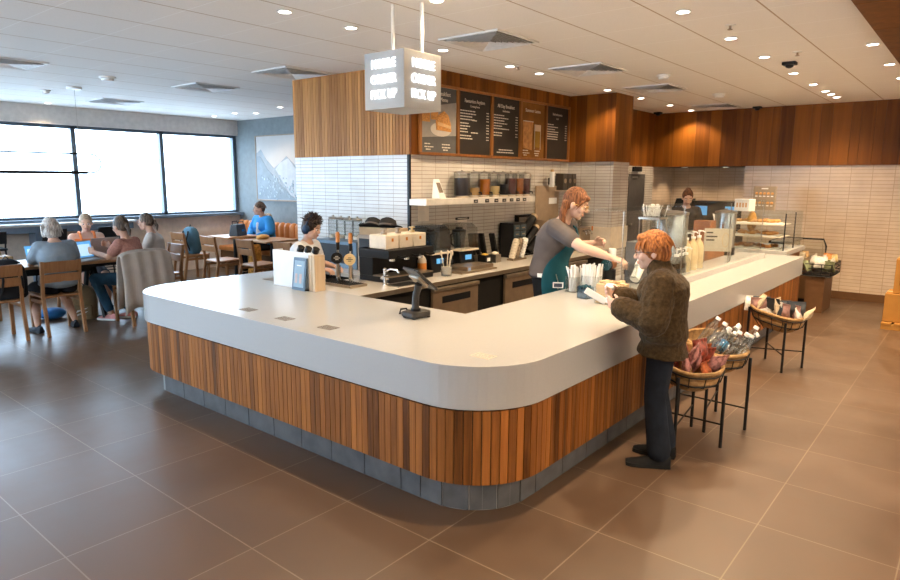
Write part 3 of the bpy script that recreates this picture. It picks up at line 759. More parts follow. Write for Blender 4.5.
# ================================================================ things on and around the tables
def laptop(name, loc, rz, label, body, scr, w=.32, d=.22, ang=105, page=False):
    e = empty(name, loc, rz, label, 'laptop')
    B(-d / 2, -w / 2, 0, d / 2, w / 2, .014).build('keyboard_base', body, e, bev=.003)
    R_ = Matrix.Translation((d / 2, 0, .014)) @ Matrix.Rotation(D(ang - 90), 4, 'Y')
    MB().box(0, -w / 2, 0, .006, w / 2, d, R_).build('lid', body, e)
    s_ = MB().box(-.0012, -w / 2 + .008, .012, 0, w / 2 - .008, d - .01, R_).build('screen', scr, e)
    if page: MB().box(-.002, -w / 2 + .03, .03, -.0012, w / 2 - .03, d - .045, R_).build('screen_page', 'scrwhite', e)
    return e
silver = plain('laptop_silver', (.42, .38, .36), .35, metal=.5)
laptop('laptop', (-8.40, 3.27, .755), PI + .35, 'open laptop with bright blue screen on the communal table', silver, 'scrblue', page=True)
laptop('laptop', (-8.78, 3.52, .755), .12, 'open rose grey laptop seen from behind, in front of person in orange', plain('rose_grey', (.42, .34, .32), .4, metal=.3), 'scrblue', w=.36, d=.24)
laptop('laptop', (-8.50, 2.80, .755), PI + .1, 'open laptop half hidden in front of the person in grey', silver, 'scrblue', w=.30, d=.2, page=True)
one('paper_sheets', MB().box(-8.5, 2.1, .755, -8.2, 2.48, .762).box(-8.55, 2.06, .762, -8.28, 2.34, .766), 'white', 'white papers lying on the communal table left of the person in grey', 'paper')
e = empty('basket_bag', (-8.72, 2.32, .755), 0, 'tan bag with thin hoop handle on the communal table', 'bag')
MB().box(-.12, -.2, 0, .12, .2, .10).build('bag_body', 'wicker', e, bev=.02)
MB().tube([(0, -.11 * math.cos(a), .1 + .14 * math.sin(a)) for a in [k * PI / 12 for k in range(13)]], .006, 8).build('bag_handle', 'wicker', e)
def paper_cup(name, loc, label, s=1., mat='white', lid=None, cat='cup', sleeve=None):
    e = empty(name, loc, 0, label, cat)
    MB().lathe([(.001, 0), (.028 * s, 0), (.038 * s, .105 * s), (.040 * s, .108 * s), (.036 * s, .106 * s)], seg=18).build('cup_body', mat, e, smooth=True)
    if lid: MB().lathe([(.041 * s, .104 * s), (.041 * s, .112 * s), (.034 * s, .116 * s), (.032 * s, .126 * s), (.001, .126 * s)], seg=18).build('cup_lid', lid, e, smooth=True)
    return e
paper_cup('paper_cup', (-8.75, 3.18, .755), 'white paper cup left of the blue laptop screen', 1.1, lid='white')
paper_cup('paper_cup', (-8.42, 3.86, .755), 'white paper cup in front of person in pale T-shirt', 1.1)
paper_cup('travel_cup', (-8.75, 3.80, .755), 'blue lidded travel cup on the table beside pink person', 1.3, plain('cup_blue', (.06, .18, .35), .4), 'black')
one('sandwich', MB().ell((0, 0, .02), (.05, .04, .025)), plain('bun', (.55, .36, .16), .7), 'small sandwich on the table near the white cup', 'food', smooth=True).location = (-8.40, 3.72, .755)
def backpack(name, loc, rz, label, mat, h=.42, w=.32, d=.20, strap='black', mark=False):
    e = empty(name, loc, rz, label, 'bag')
    m = MB(); sec = []
    for z, k in ((0, .86), (.03, 1.), (h * .5, 1.02), (h * .78, .92), (h * .93, .7), (h, .35)):
        ring = []
        for i in range(20):
            a = 2 * PI * i / 20; c, s_ = math.cos(a), math.sin(a)
            ring.append(V((math.copysign(abs(c) ** .55, c) * d / 2 * k, math.copysign(abs(s_) ** .55, s_) * w / 2 * k, z)))
        sec.append(ring)
    m.rings(sec); m.build('bag_body', mat, e, smooth=True)
    MB().box(d * .42, -w * .36, .04, d * .62, w * .36, h * .45).build('front_pocket', mat, e, bev=.02)
    for s_ in (-1, 1): MB().tube([(-d * .45, s_ * w * .22, h * .85), (-d * .72, s_ * w * .26, h * .5), (-d * .46, s_ * w * .3, .05)], .013, 6).build('strap', strap, e)
    MB().tube([(0, -.04, h * .96), (0, 0, h + .035), (0, .04, h * .96)], .008, 6).build('top_loop', strap, e)
    if mark:
        F_ = frame_M((d * .625, 0, h * .25), (0, 1, 0), (0, 0, 1)); m = MB()
        for k in (-1, 1): m.prism([(-.07, k * .022 - .03), (.05, k * .022 + .018), (.07, k * .022 + .03), (-.05, k * .022 - .018 + .02)], 0, .002, F_)
        m.build('printed_mark', 'white', e)
    return e
backpack('backpack', (-8.62, 3.22, 0), -.5, 'tan backpack with a white mark standing on the floor between chairs', plain('tan_canvas', (.27, .20, .115), .85, bmp=.2), mark=True)
backpack('backpack', (-8.06, 2.28, .46), PI, 'black backpack hanging on the chair at the left edge', plain('black_canvas', (.018, .02, .024), .8, bmp=.2), h=.42, w=.34, d=.24)
one('blue_bag', MB().ell((-8.9, 2.95, .07), (.16, .16, .07)), plain('bag_blue', (.03, .14, .36), .7), 'low blue bag on the floor under the communal table', 'bag', smooth=True)
backpack('backpack', (-10.62, 5.80, .463), PI / 2, 'tall blue grey bag standing on the chair nearest the windows', plain('slate_canvas', (.06, .13, .18), .8, bmp=.2), h=.46, w=.36, d=.20)
e = empty('handbag', (-10.18, 6.45, .755), .5, 'black handbag with buckles on the small table', 'bag')
MB().hexa([V(p) for p in ((-.09, -.17, 0), (.09, -.17, 0), (.09, .17, 0), (-.09, .17, 0), (-.06, -.15, .2), (.06, -.15, .2), (.06, .15, .2), (-.06, .15, .2))]).build('bag_body', plain('black_leather', (.035, .038, .045), .45), e, bev=.015)
for s_ in (-1, 1): MB().tube([(s_ * .05, -.1, .19), (s_ * .06, -.08, .25), (s_ * .06, .08, .25), (s_ * .05, .1, .19)], .008, 8).build('bag_handle', 'black', e)
MB().box(.085, -.04, .08, .097, .04, .11).build('buckle', 'chrome', e)
e = empty('bread_loaf', (-9.25, 6.32, .757), .4, 'golden bread bag lump on the small table in front of seated man', 'food')
MB().ell((0, 0, .035), (.09, .15, .045)).build('loaf', plain('golden_bread', (.62, .33, .10), .6, var=.2, bmp=.3), e, smooth=True)
MB().box(-.11, -.17, 0, .11, .17, .004).build('wrapper', 'kraft', e)
orc = plain('ochre_cloth', (.50, .24, .05), .8, var=.45, scale=22)
e = empty('patterned_bag', (-9.95, 6.62, 0), 0, 'ochre patterned bag hanging under the table by the seated man', 'bag')
MB().hexa([V(p) for p in ((-.08, -.12, .05), (.08, -.12, .05), (.08, .12, .05), (-.08, .12, .05), (-.05, -.1, .6), (.05, -.1, .6), (.05, .1, .6), (-.05, .1, .6))]).build('bag_body', orc, e, bev=.03)
MB().tube([(0, -.08, .59), (0, 0, .68), (0, .08, .59)], .008, 6).build('bag_handle', 'black', e)
# beige cloth over the chair back
clo = plain('beige_knit', (.44, .39, .345), .9, var=.06, bmp=.4, bscale=120)
m = MB(); R1 = []
prof = [(.10, .22), (.085, .5), (.055, .80), (.03, .875), (-.01, .885), (-.045, .86), (-.075, .6), (-.095, .3), (-.10, .16)]
nn = 26
for side in (0,):
    outer_, inner_ = [], []
t_ = m.tn(); grid = []
for i in range(nn + 1):
    y = -.30 + .60 * i / nn; edge = abs(y) / .30
    row = []
    for j, (px_, pz) in enumerate(prof):
        f = .012 * math.sin(y * 42 + j) * (1 if j > 5 or j < 2 else .2)
        droop = (edge ** 4) * .06
        row.append(m._v(V((px_ + f + (-.02 if j > 5 else 0), y * (1 + .06 * (abs(j - 4) / 4)), pz - droop + (.05 * math.sin(y * 9) if j == 8 else 0))), t_))
    grid.append(row)
for i in range(nn):
    for j in range(len(prof) - 1): m.bm.faces.new((grid[i][j], grid[i + 1][j], grid[i + 1][j + 1], grid[i][j + 1]))
cl = m.build('draped_cloth', clo, None, smooth=True)
so = cl.modifiers.new('thick', 'SOLIDIFY'); so.thickness = .012
tag(cl, 'beige knitted cloth draped over a wooden chair back', 'cloth')
cl.location = (-7.735, 3.62, .03); cl.rotation_euler.z = PI

# ================================================================ cardboard boxes on a pallet at the right
e = empty('wooden_pallet', (-.45, 9.5, 0), 0, 'low wooden pallet under the cardboard boxes at the right edge', 'pallet')
m = MB()
for y in (-.28, 0, .28): m.box(-.38, y - .04, 0, .38, y + .04, .06)
m.build('pallet_bearers', 'card', e)
m = MB()
for k in range(6): m.box(-.38 + k * .13, -.33, .06, -.38 + k * .13 + .1, .33, .08)
m.build('pallet_boards', 'card', e)
def carton(loc, dx, dy, dz, label, txt=False):
    e = empty('cardboard_box', loc, 0, label, 'box')
    B(-dx / 2, -dy / 2, 0, dx / 2, dy / 2, dz).build('carton', 'card', e, bev=.006)
    B(-dx / 2, -.03, dz, dx / 2, .03, dz + .001).build('tape', plain('parcel_tape', (.55, .38, .18), .3), e)
    if txt:
        F_ = frame_M((0, -dy / 2 - .001, dz * .5), (1, 0, 0), (0, 0, 1)); m = MB()
        m.prism([(-dx * .34 + .022 * math.cos(a), dz * .33 + .022 * math.sin(a)) for a in [k * PI / 6 for k in range(12)]], 0, .001, F_)
        for r, (zz, n) in enumerate(((.12, 3), (-.02, 2), (-.16, 3))):
            for k in range(n):
                x = -dx * .38
                while x < dx * .2:
                    l = random.uniform(.015, .05); m.box(x, -dy / 2 - .002, dz * (.5 + zz) - k * .018, min(x + l, dx * .22), -dy / 2, dz * (.5 + zz) - k * .018 + .008); x += l + .008
        m.build('box_print', plain('brown_ink', (.12, .06, .03), .7), e)
    return e
carton((-.55, 9.5, .082), .56, .46, .34, 'lower wide cardboard box on the pallet at the right edge')
carton((-.53, 9.52, .424), .46, .40, .42, 'upper tall printed cardboard box at the right edge', True)
# ================================================================ people
def remesh(mb, name, mat, parent, vox, it=6, noise=None):
    me = bpy.data.meshes.new('tmp'); bmesh.ops.recalc_face_normals(mb.bm, faces=mb.bm.faces[:]); mb.bm.to_mesh(me); mb.bm.free()
    o = bpy.data.objects.new('tmp', me); COL.objects.link(o)
    r = o.modifiers.new('r', 'REMESH'); r.mode = 'VOXEL'; r.voxel_size = vox; r.use_smooth_shade = True
    if noise:
        tx = bpy.data.textures.new('cloth_noise', 'CLOUDS'); tx.noise_scale = noise[1]
        d = o.modifiers.new('d', 'DISPLACE'); d.texture = tx; d.strength = noise[0]; d.mid_level = .5; d.texture_coords = 'LOCAL'
    sm = o.modifiers.new('s', 'SMOOTH'); sm.factor = .5; sm.iterations = it
    m2 = bpy.data.meshes.new_from_object(o.evaluated_get(bpy.context.evaluated_depsgraph_get()))
    bpy.data.objects.remove(o); bpy.data.meshes.remove(me)
    m2.name = name; m2.materials.clear(); m2.materials.append(MT[mat] if isinstance(mat, str) else mat); m2.shade_smooth()
    q = bpy.data.objects.new(name, m2); COL.objects.link(q); q.parent = parent
    return q
TORSO = [(-.34, .112, .165), (-.10, .085, .125), (.0, .112, .168), (.12, .108, .160), (.30, .098, .138), (.48, .105, .140), (.66, .118, .158), (.80, .112, .168), (.90, .088, .150), (.97, .060, .085), (1.04, .05, .055)]
def torso(m, P, Nk, fat=1., inf=0., t0=-.2, t1=2., bust=0., dy=0.):
    P, Nk = V(P), V(Nk); Ln = (Nk - P).length; C = P + V((0, 0, Ln * .45))
    R = []
    for (t, rx, ry) in TORSO:
        if t < t0 or t > t1: continue
        p = P * (1 - t) ** 2 + C * 2 * t * (1 - t) + Nk * t * t
        tg = ((C - P) * (1 - t) + (Nk - C) * t).normalized(); tg = V((tg.x, tg.y, max(.25, tg.z))).normalized()
        lf = V((0, 1, 0)); fw = lf.cross(tg).normalized()
        f = 1 + (fat - 1) * (1 if .0 <= t <= .75 else .35); a, b = rx * f + inf, ry * (1 + (f - 1) * .75) + inf
        ring = []
        for k in range(28):
            an = 2 * PI * k / 28; c, s = math.cos(an), math.sin(an)
            rr = a * (1 + (bust if .55 < t < .8 and c > 0 else 0))
            ring.append(p + fw * math.copysign(abs(c) ** .85, c) * rr + lf * math.copysign(abs(s) ** .85, s) * b)
        R.append(ring)
    m.rings(R); return R
def hand(m, W, d, nrm, thumb, curl=25, s=1.):
    W, d, nrm = V(W), V(d).normalized(), V(nrm); nrm = (nrm - d * nrm.dot(d)).normalized(); lat = V(thumb); lat = (lat - d * lat.dot(d) - nrm * lat.dot(nrm)).normalized()
    m.caps(W, .024 * s, W + d * .03 * s, .026 * s)
    for k in range(4):
        o = (1.5 - k) * .0205 * s
        kn = W + d * (.088 - .005 * abs(k - 1)) * s + lat * o
        m.caps(W + d * .02 * s + lat * o * .6, .015 * s, kn, .0125 * s, 8)
        L_ = (.042, .046, .042, .033)[k] * s; c = D(curl + 4 * k); p = kn; dd = d.copy(); r = .0098 * s
        for j, q in enumerate((1, .62, .5)):
            rot = Matrix.Rotation(c * (1 if j else .8), 3, nrm.cross(dd) if nrm.cross(dd).length > .01 else lat)
            ax = dd.cross(nrm).normalized(); dd = (Matrix.Rotation(c * (1 if j else .8), 3, ax) @ dd).normalized()
            n2 = p + dd * L_ * q; m.caps(p, r, n2, r * .93, 8); p = n2; r *= .93
    b = W + d * .028 * s + lat * .026 * s; t1 = b + (d * .65 + lat * .7 + nrm * .35).normalized() * .042 * s; t2 = t1 + (d * .85 + lat * .15 + nrm * .45).normalized() * .032 * s
    m.caps(b, .015 * s, t1, .0115 * s, 8); m.caps(t1, .0115 * s, t2, .0095 * s, 8)
def foot(m, A, d, r=1., inf=0.):
    A = V(A); d = V(d).normalized()
    m.caps(A, .04 + inf, A + V((0, 0, -.045)), .036 + inf); m.caps(A + V((0, 0, -.05)) - d * .03, .035 + inf, A + V((0, 0, -.055)) + d * .09, .034 + inf)
    m.caps(A + V((0, 0, -.055)) + d * .08, .036 + inf, A + V((0, 0, -.066)) + d * .15, .024 + inf)
def shoe(m, A, d, sole=False):
    A = V(A); d = V(d).normalized(); l = V((-d.y, d.x, 0)); z0 = A.z - .09
    prof = [(-.07, .030, .07), (-.04, .038, .085), (.0, .040, .09), (.06, .042, .065), (.12, .048, .05), (.165, .044, .04), (.195, .028, .028)]
    R = []
    for x, w, h in prof:
        c = V((A.x, A.y, z0)) + d * x; ring = []
        for k in range(14):
            a = 2 * PI * k / 14; yy = math.cos(a) * w; zz = math.sin(a)
            zz = h * zz if zz > 0 else 0
            if sole: zz = .022 if math.sin(a) > 0 else 0; yy *= 1.08
            ring.append(c + l * yy + V((0, 0, zz + .002)))
        R.append(ring)
    m.rings(R)
def head(m, H, R, s=1., fem=True):
    f = lambda p: V(H) + R @ (V(p) * s); e = lambda c, r: m.ell(f(c), tuple(x * s for x in r), R)
    e((-.005, 0, .022), (.098, .076, .098)); e((.028, 0, -.045), (.058, .056, .062)); e((.035, 0, -.02), (.056, .060, .055))
    e((.066, 0, -.088), (.022, .024, .018))                                   # chin
    e((.074, 0, .045), (.018, .045, .014))                                    # brow
    m.caps(f((.088, 0, .014)), .0085 * s, f((.108, 0, -.022)), .0125 * s, 8)   # nose
    for y in (-1, 1):
        e((.098, y * .011, -.026), (.011, .010, .008)); e((.064, y * .042, -.028), (.022, .020, .024))
        m.ell(f((-.004, y * .077, -.010)), (.018 * s, .008 * s, .030 * s), R @ Matrix.Rotation(y * -.25, 3, 'Z'))
    e((.086, 0, -.052), (.012, .024, .007)); e((.083, 0, -.064), (.012, .021, .008))
def face_bits(par, H, R, s, browm, lip, glasses=None, eyec=(.03, .03, .03)):
    f = lambda p: V(H) + R @ (V(p) * s)
    w = MB()
    for y in (-1, 1): w.ell(f((.0835, y * .031, .008)), (.010 * s, .0145 * s, .0085 * s), R)
    w.build('eye', plain('eye_white', (.62, .58, .55), .3), par, smooth=True)
    w = MB()
    for y in (-1, 1): w.ell(f((.0915, y * .031, .008)), (.0035 * s, .0065 * s, .0065 * s), R)
    w.build('iris', plain('iris', eyec, .2), par, smooth=True)
    w = MB()
    for y in (-1, 1): w.tube([f((.0915, y * .015, .027)), f((.091, y * .034, .033)), f((.078, y * .052, .027))], .0035 * s, 6)
    w.build('eyebrow', browm, par, smooth=True)
    w = MB(); w.ell(f((.0925, 0, -.0535)), (.0075 * s, .021 * s, .0045 * s), R).ell(f((.091, 0, -.062)), (.0085 * s, .019 * s, .0055 * s), R)
    w.build('lips', lip, par, smooth=True)
    if glasses:
        w = MB()
        for y in (-1, 1):
            c = (.104, y * .034, .006); w.tube([f((c[0] - .004 * abs(math.cos(a)), c[1] + .024 * math.cos(a), c[2] + .019 * math.sin(a))) for a in [k * PI / 8 for k in range(16)]], .0022 * s, 6, close=True)
            w.tube([f((.100, y * .058, .010)), f((.05, y * .080, .010)), f((-.01, y * .083, .004))], .002 * s, 6)
        w.tube([f((.106, -.010, .010)), f((.112, 0, .012)), f((.106, .010, .010))], .002 * s, 6)
        w.build('glasses', glasses, par, smooth=True)
def locks(par, H, R, s, mat, n, style, name='hair_strands', seed=1):
    if style in ('bun', 'pony'): return
    rnd = random.Random(seed); m = MB(); f = lambda p: V(H) + R @ (V(p) * s)
    for _ in range(n):
        a = rnd.uniform(0, 2 * PI); b = rnd.uniform(.05, 1.25)
        if style == 'pony' or style == 'bun': b = rnd.uniform(.3, 1.2)
        p0 = V((-.012 + .098 * math.sin(b) * math.cos(a), .088 * math.sin(b) * math.sin(a), .032 + .108 * math.cos(b)))
        if p0.x > .055 and p0.z < .075: continue
        out = V((p0.x + .012, p0.y, p0.z - .03)).normalized()
        if style == 'bob': dn = V((-.1, out.y * .25, -1)); ln = .10 + .05 * rnd.random()
        elif style == 'curl': dn = V((rnd.uniform(-1, 1), rnd.uniform(-1, 1), rnd.uniform(-.8, .6))) + out * .5; ln = .035 + .03 * rnd.random()
        elif style in ('bun', 'pony'): dn = V((-1, -out.y * .6, -.25 if style == 'pony' else .05)); ln = .07
        else: dn = V((-.35 if p0.x < .03 else .25, out.y * .35, -.9)); ln = .05 + .04 * rnd.random()
        dn.normalize(); pts = []; q = p0 - out * .008
        for k in range(4):
            pts.append(f(q)); q = q + (dn + out * (.55 - .35 * k) * (1. if style in ('curl', 'tousle') else .35)).normalized() * ln / 3
        m.tone = rnd.random(); m.tube(pts, [.008 * s, .0075 * s, .005 * s, .0015 * s], 5)
    return m.build(name, mat, par, smooth=True)
def hairmat(name, c, c2):
    m, nt, b = new_mat(name); tc = N(nt, 'ShaderNodeTexCoord'); mp = N(nt, 'ShaderNodeMapping'); mp.inputs['Scale'].default_value = (90, 90, 14)
    L(nt, tc.outputs['Object'], mp.inputs['Vector']); nz = N(nt, 'ShaderNodeTexNoise', i_Scale=1., i_Detail=3.); L(nt, mp.outputs[0], nz.inputs['Vector'])
    L(nt, ramp(nt, nz.outputs[0], [(.35, c), (.68, c2)]), b.inputs['Base Color']); b.inputs['Roughness'].default_value = .55; b.inputs['Specular IOR Level'].default_value = .25
    bump(nt, b, nz.outputs[0], .7, .006); return m
def skin(name, c): 
    m = plain(name, c, .5, var=.06, scale=14); b = m.node_tree.nodes['Principled BSDF']
    b.inputs['Subsurface Weight'].default_value = .08; b.inputs['Subsurface Radius'].default_value = (.02, .008, .004); return m
SK = skin('skin', (.56, .34, .25)); SKP = skin('skin_pale', (.58, .38, .30))
LIP = plain('lip', (.45, .17, .14), .45)

def person(label, loc, heading, s, P, Nk, H, hyaw, hpitch, arms, legs, cfg, category='person'):
    """arms: for side in (+1 left, -1 right): (elbow, wrist, hand dir, palm normal, thumb dir, curl)"""
    e = empty('person', loc, heading, label, category)
    vox = cfg.get('vox', .0075) ; fat = cfg.get('fat', 1.); arm_r = cfg.get('arm', 1.); leg_r = cfg.get('leg', 1.)
    P, Nk, H = V(P) * s, V(Nk) * s, V(H) * s; hs = s * cfg.get('hs', 1.)
    Rh = (Matrix.Rotation(hyaw, 3, 'Z') @ Matrix.Rotation(hpitch, 3, 'Y'))
    m = MB(); torso(m, P, Nk, fat * s * .97, 0., -.11)
    base = H + Rh @ V((-.02, 0, -.06)) * s
    m.caps(Nk + V((-.01, 0, -.03)) * s, .052 * s, base, .049 * s); head(m, H, Rh, hs)
    tg = (Nk - P).normalized(); SH = {}
    for sd in (1, -1):
        sh = Nk - tg * .055 * s + V((0, sd * .158 * s, 0)); SH[sd] = sh
        el, wr, hd, pn, th, cu = arms[0 if sd == 1 else 1]; el, wr = V(el) * s, V(wr) * s
        m.caps(Nk - tg * .06 * s, .055 * s, sh, .054 * s * arm_r); m.caps(sh, .052 * s * arm_r, el, .038 * s * arm_r)
        m.caps(el, .038 * s * arm_r, (el + wr) / 2, .036 * s * arm_r); m.caps((el + wr) / 2, .036 * s * arm_r, wr, .025 * s)
        hand(m, wr, hd, pn, th, cu, s * .95)
        kn, an, fd = legs[0 if sd == 1 else 1]; kn, an = V(kn) * s, V(an) * s
        hp = P + V((0, sd * .085 * s, -.03 * s))
        m.caps(hp, .082 * s * leg_r, kn, .053 * s * leg_r); m.caps(kn, .053 * s * leg_r, kn * .6 + an * .4, .052 * s * leg_r); m.caps(kn * .6 + an * .4, .052 * s * leg_r, an, .034 * s); foot(m, an, fd, 1., -.011)
    remesh(m, 'body', cfg.get('skin', SK), e, vox, 3)
    # upper garment
    if 'top' in cfg:
        T_ = cfg['top']; m = MB(); inf = T_.get('inf', .012)
        torso(m, P, Nk, fat * s * .97, inf, T_.get('t0', -.11), T_.get('t1', .97), T_.get('bust', .06))
        for sd in (1, -1):
            if T_.get('sleeve', .6) <= 0: continue
            el, wr = V(arms[0 if sd == 1 else 1][0]) * s, V(arms[0 if sd == 1 else 1][1]) * s; sh = SH[sd]; f_ = T_['sleeve']
            m.caps(Nk - tg * .06 * s, .052 * s + inf, sh, .053 * s * arm_r + inf)
            en = sh.lerp(el, min(1, f_)); m.caps(sh, .053 * s * arm_r + inf, en, (.053 - .012 * min(1, f_)) * s * arm_r + inf * 1.25)
            if f_ > 1: m.caps(el, .040 * s * arm_r + inf, el.lerp(wr, f_ - 1), .029 * s * arm_r + inf)
        if T_.get('collar'): m.caps(Nk - tg * .03 * s, .066 * s + inf * .5, Nk + (H - Nk) * .38, .062 * s + inf * .4)
        o = remesh(m, T_.get('name', 'shirt'), T_['mat'], e, cfg.get('cvox', .011), 2, T_.get('noise'))
        if cfg.get('hem'): pass
    if 'legs' in cfg:
        G = cfg['legs']; m = MB(); inf = G.get('inf', .010)
        torso(m, P, Nk, fat * s * .97, inf * .8, -.12, .2)
        for sd in (1, -1):
            kn, an, fd = legs[0 if sd == 1 else 1]; kn, an = V(kn) * s, V(an) * s; hp = P + V((0, sd * .085 * s, -.03 * s)); f_ = G.get('len', 1.9)
            m.caps(hp, .083 * s * leg_r + inf, hp.lerp(kn, min(1, f_)), (.083 - .028 * min(1, f_)) * s * leg_r + inf)
            if f_ > 1: m.caps(kn, .054 * s * leg_r + inf, kn.lerp(an, f_ - 1), G.get('cuff', .045) * s + inf)
        remesh(m, G.get('name', 'trousers'), G['mat'], e, cfg.get('cvox', .011), 2, G.get('noise'))
    if 'shoe' in cfg:
        for sd in (1, -1):
            kn, an, fd = legs[0 if sd == 1 else 1]
            m = MB(); shoe(m, V(an) * s, fd); sh_ = m.build('shoe', cfg['shoe'], e, smooth=True)
            m = MB(); shoe(m, V(an) * s, fd, True); m.build('sole', cfg.get('sole', 'white'), sh_, smooth=True)
    # hair
    hm = cfg['hair']; st_ = cfg['style']; f = lambda p: H + Rh @ (V(p) * hs); m = MB()
    E_ = lambda c, r: m.ell(f(c), tuple(x * hs for x in r), Rh)
    if st_ == 'curl' or st_ == 'tousle': E_((-.016, 0, .036), (.103, .092, .104)); E_((-.045, 0, -.01), (.07, .084, .085)); E_((.035, 0, .095), (.055, .065, .03))
    elif st_ == 'bob':
        E_((-.014, 0, .034), (.102, .088, .106)); E_((-.04, 0, -.04), (.072, .090, .085))
        for y in (-1, 1): m.caps(f((.0, y * .078, .03)), .022 * s, f((-.005, y * .080, -.075)), .022 * s)
    elif st_ in ('bun', 'pony', 'longpony'):
        E_((-.014, 0, .034), (.099, .083, .104)); E_((-.05, 0, -.005), (.055, .068, .06))
        if st_ == 'bun': E_(cfg.get('bunpos', (-.04, 0, .122)), (.042, .042, .030))
        elif st_ == 'pony': E_((-.112, 0, .0), (.03, .03, .035)); m.chain([f(p) for p in ((-.11, 0, 0), (-.14, 0, -.06), (-.135, 0, -.13))], [.022 * s, .024 * s, .008 * s])
        else:
            for y in (-1, 1): m.chain([f(p) for p in ((-.06, y * .06, -.02), (-.05, y * .085, -.10), (-.01, y * .095, -.18), (.02, y * .09, -.24))], [.035 * s, .03 * s, .026 * s, .010 * s])
            for y in (-1, 1): m.chain([f(p) for p in ((.07, y * .04, .07), (.055, y * .074, .03), (.035, y * .084, -.03))], [.014 * s, .011 * s, .005 * s])
        if cfg.get('fringe'): E_((.062, 0, .072), (.034, .062, .026))
    else: E_((-.012, 0, .036), (.098, .080, .098)); E_((-.05, 0, .0), (.052, .072, .06))
    remesh(m, 'hair', hm, e, .007, 3, (.010, .02) if st_ in ('curl', 'tousle') else None)
    if cfg.get('nlocks'): locks(e, H, Rh, hs, hm, cfg['nlocks'], st_ if st_ != 'longpony' else 'pony', seed=cfg.get('seed', 3))
    if cfg.get('beard'): pass
    face_bits(e, H, Rh, hs, hm, LIP, cfg.get('glasses'))
    return e, SH, H, Rh
nav = plain('dark_jeans', (.012, .016, .025), .9, spec=.12, var=.25, scale=14, bmp=.2)
fleece_m = plain('brown_fleece', (.050, .031, .014), .95, var=.4, scale=60, bmp=1., bscale=100, sheen=.08, spec=.1)
BD = lambda l, r: (l, r)
# ---- customer
P_, N_, H_ = (0, 0, .92), (.035, 0, 1.345), (.105, 0, 1.495)
cu, SH_, Hc, Rc = person('person in brown fleece jacket and dark trousers standing at the bar holding a white cup', (-1.44, 3.81, 0), D(199), .885, P_, N_, H_, D(6), D(8),
    [((.07, .235, 1.06), (.285, .14, 1.12), (.9, -.35, .25), (.1, -.9, .1), (0, 0, 1), 42), ((.10, -.22, 1.08), (.31, -.03, 1.16), (.85, .35, .35), (0, .8, .3), (0, 0, 1), 30)],
    [((.03, .095, .49), (-.02, .10, .10), (1, .15, 0)), ((.02, -.09, .49), (-.05, -.10, .10), (1, -.15, 0))],
    dict(skin=SKP, hair=hairmat('copper_hair', (.15, .045, .010), (.48, .18, .05)), style='tousle', nlocks=260, glasses=plain('glasses_dark', (.05, .04, .04), .3), vox=.006, fat=1.0, seed=11, hs=1.09,
         top=dict(mat=fleece_m, inf=.048, t0=-.4, sleeve=1.93, collar=True, name='fleece_jacket', noise=(.016, .03), bust=0.), legs=dict(mat=nav, inf=.018, len=1.96, cuff=.062), shoe=plain('shoe_black', (.010, .010, .011), .6), sole=plain('sole_dark', (.012, .012, .012), .6), cvox=.009))
# ---- barista at the bar
tee = plain('charcoal_tee', (.105, .090, .088), .9, var=.08, bmp=.15); apr = plain('teal_apron', (.006, .062, .088), .8, spec=.2, var=.15, scale=8, bmp=.15)
ba, SHb, Hb, Rb = person('person in charcoal T-shirt and teal apron behind the bar reaching out over the cups', (-2.98, 4.99, 0), D(8), 1.02, (0, 0, .90), (.14, 0, 1.375), (.235, 0, 1.515), D(12), D(22),
    [((.12, .27, 1.12), (.33, .25, 1.17), (.9, -.1, .15), (0, -.9, -.3), (0, 0, 1), 40), ((.39, -.24, 1.18), (.63, -.18, 1.10), (.95, .08, -.22), (0, .25, -.9), (0, .9, .1), 32)],
    [((.03, .10, .49), (-.02, .10, .10), (1, 0, 0)), ((.02, -.10, .49), (-.03, -.10, .10), (1, 0, 0))],
    dict(skin=SKP, hair=hairmat('auburn_hair', (.065, .023, .009), (.25, .10, .042)), style='longpony', fringe=True, nlocks=90, glasses=plain('glasses_gold', (.45, .28, .10), .3, metal=.6), vox=.006, fat=1.2, arm=1.15, seed=5, hs=1.07,
         top=dict(mat=tee, inf=.016, t0=-.22, sleeve=.62, name='t_shirt', noise=(.006, .08)), legs=dict(mat=plain('black_trousers', (.012, .012, .014), .8), inf=.014), shoe='black', sole='black', cvox=.010))
# apron: a sheet wrapped round the front of the body
m = MB(); P1_, N1_ = V((0, 0, .90)), V((.14, 0, 1.375)); Ln = (N1_ - P1_).length; C1 = P1_ + V((0, 0, Ln * .45)); grid = []
rows = [(-.75, 1.05), (-.5, 1.15), (-.25, 1.3), (0, 1.35), (.2, 1.3), (.42, 1.1), (.6, .75), (.8, .52)]
for t, wa in rows:
    tt = max(t, 0); p = P1_ * (1 - tt) ** 2 + C1 * 2 * tt * (1 - tt) + N1_ * tt * tt
    if t < 0: p = P1_ + V((0, 0, t * Ln))
    tg = ((C1 - P1_) * (1 - tt) + (N1_ - C1) * tt).normalized(); fw = V((0, 1, 0)).cross(tg).normalized()
    rx, ry = [(a, b) for q, a, b in TORSO if q <= max(tt, 0)][-1]; rx = rx * 1.2 + .040; ry = ry * 1.17 + .038
    row = [p + fw * rx * math.cos(wa * (2 * k / 16 - 1)) * (1.07 if .45 < t < .75 else 1) + V((0, 1, 0)) * ry * math.sin(wa * (2 * k / 16 - 1)) for k in range(17)]
    grid.append([m._v(q, .5) for q in row])
for a, b in zip(grid[:-1], grid[1:]):
    for k in range(16): m.bm.faces.new((a[k], a[k + 1], b[k + 1], b[k]))
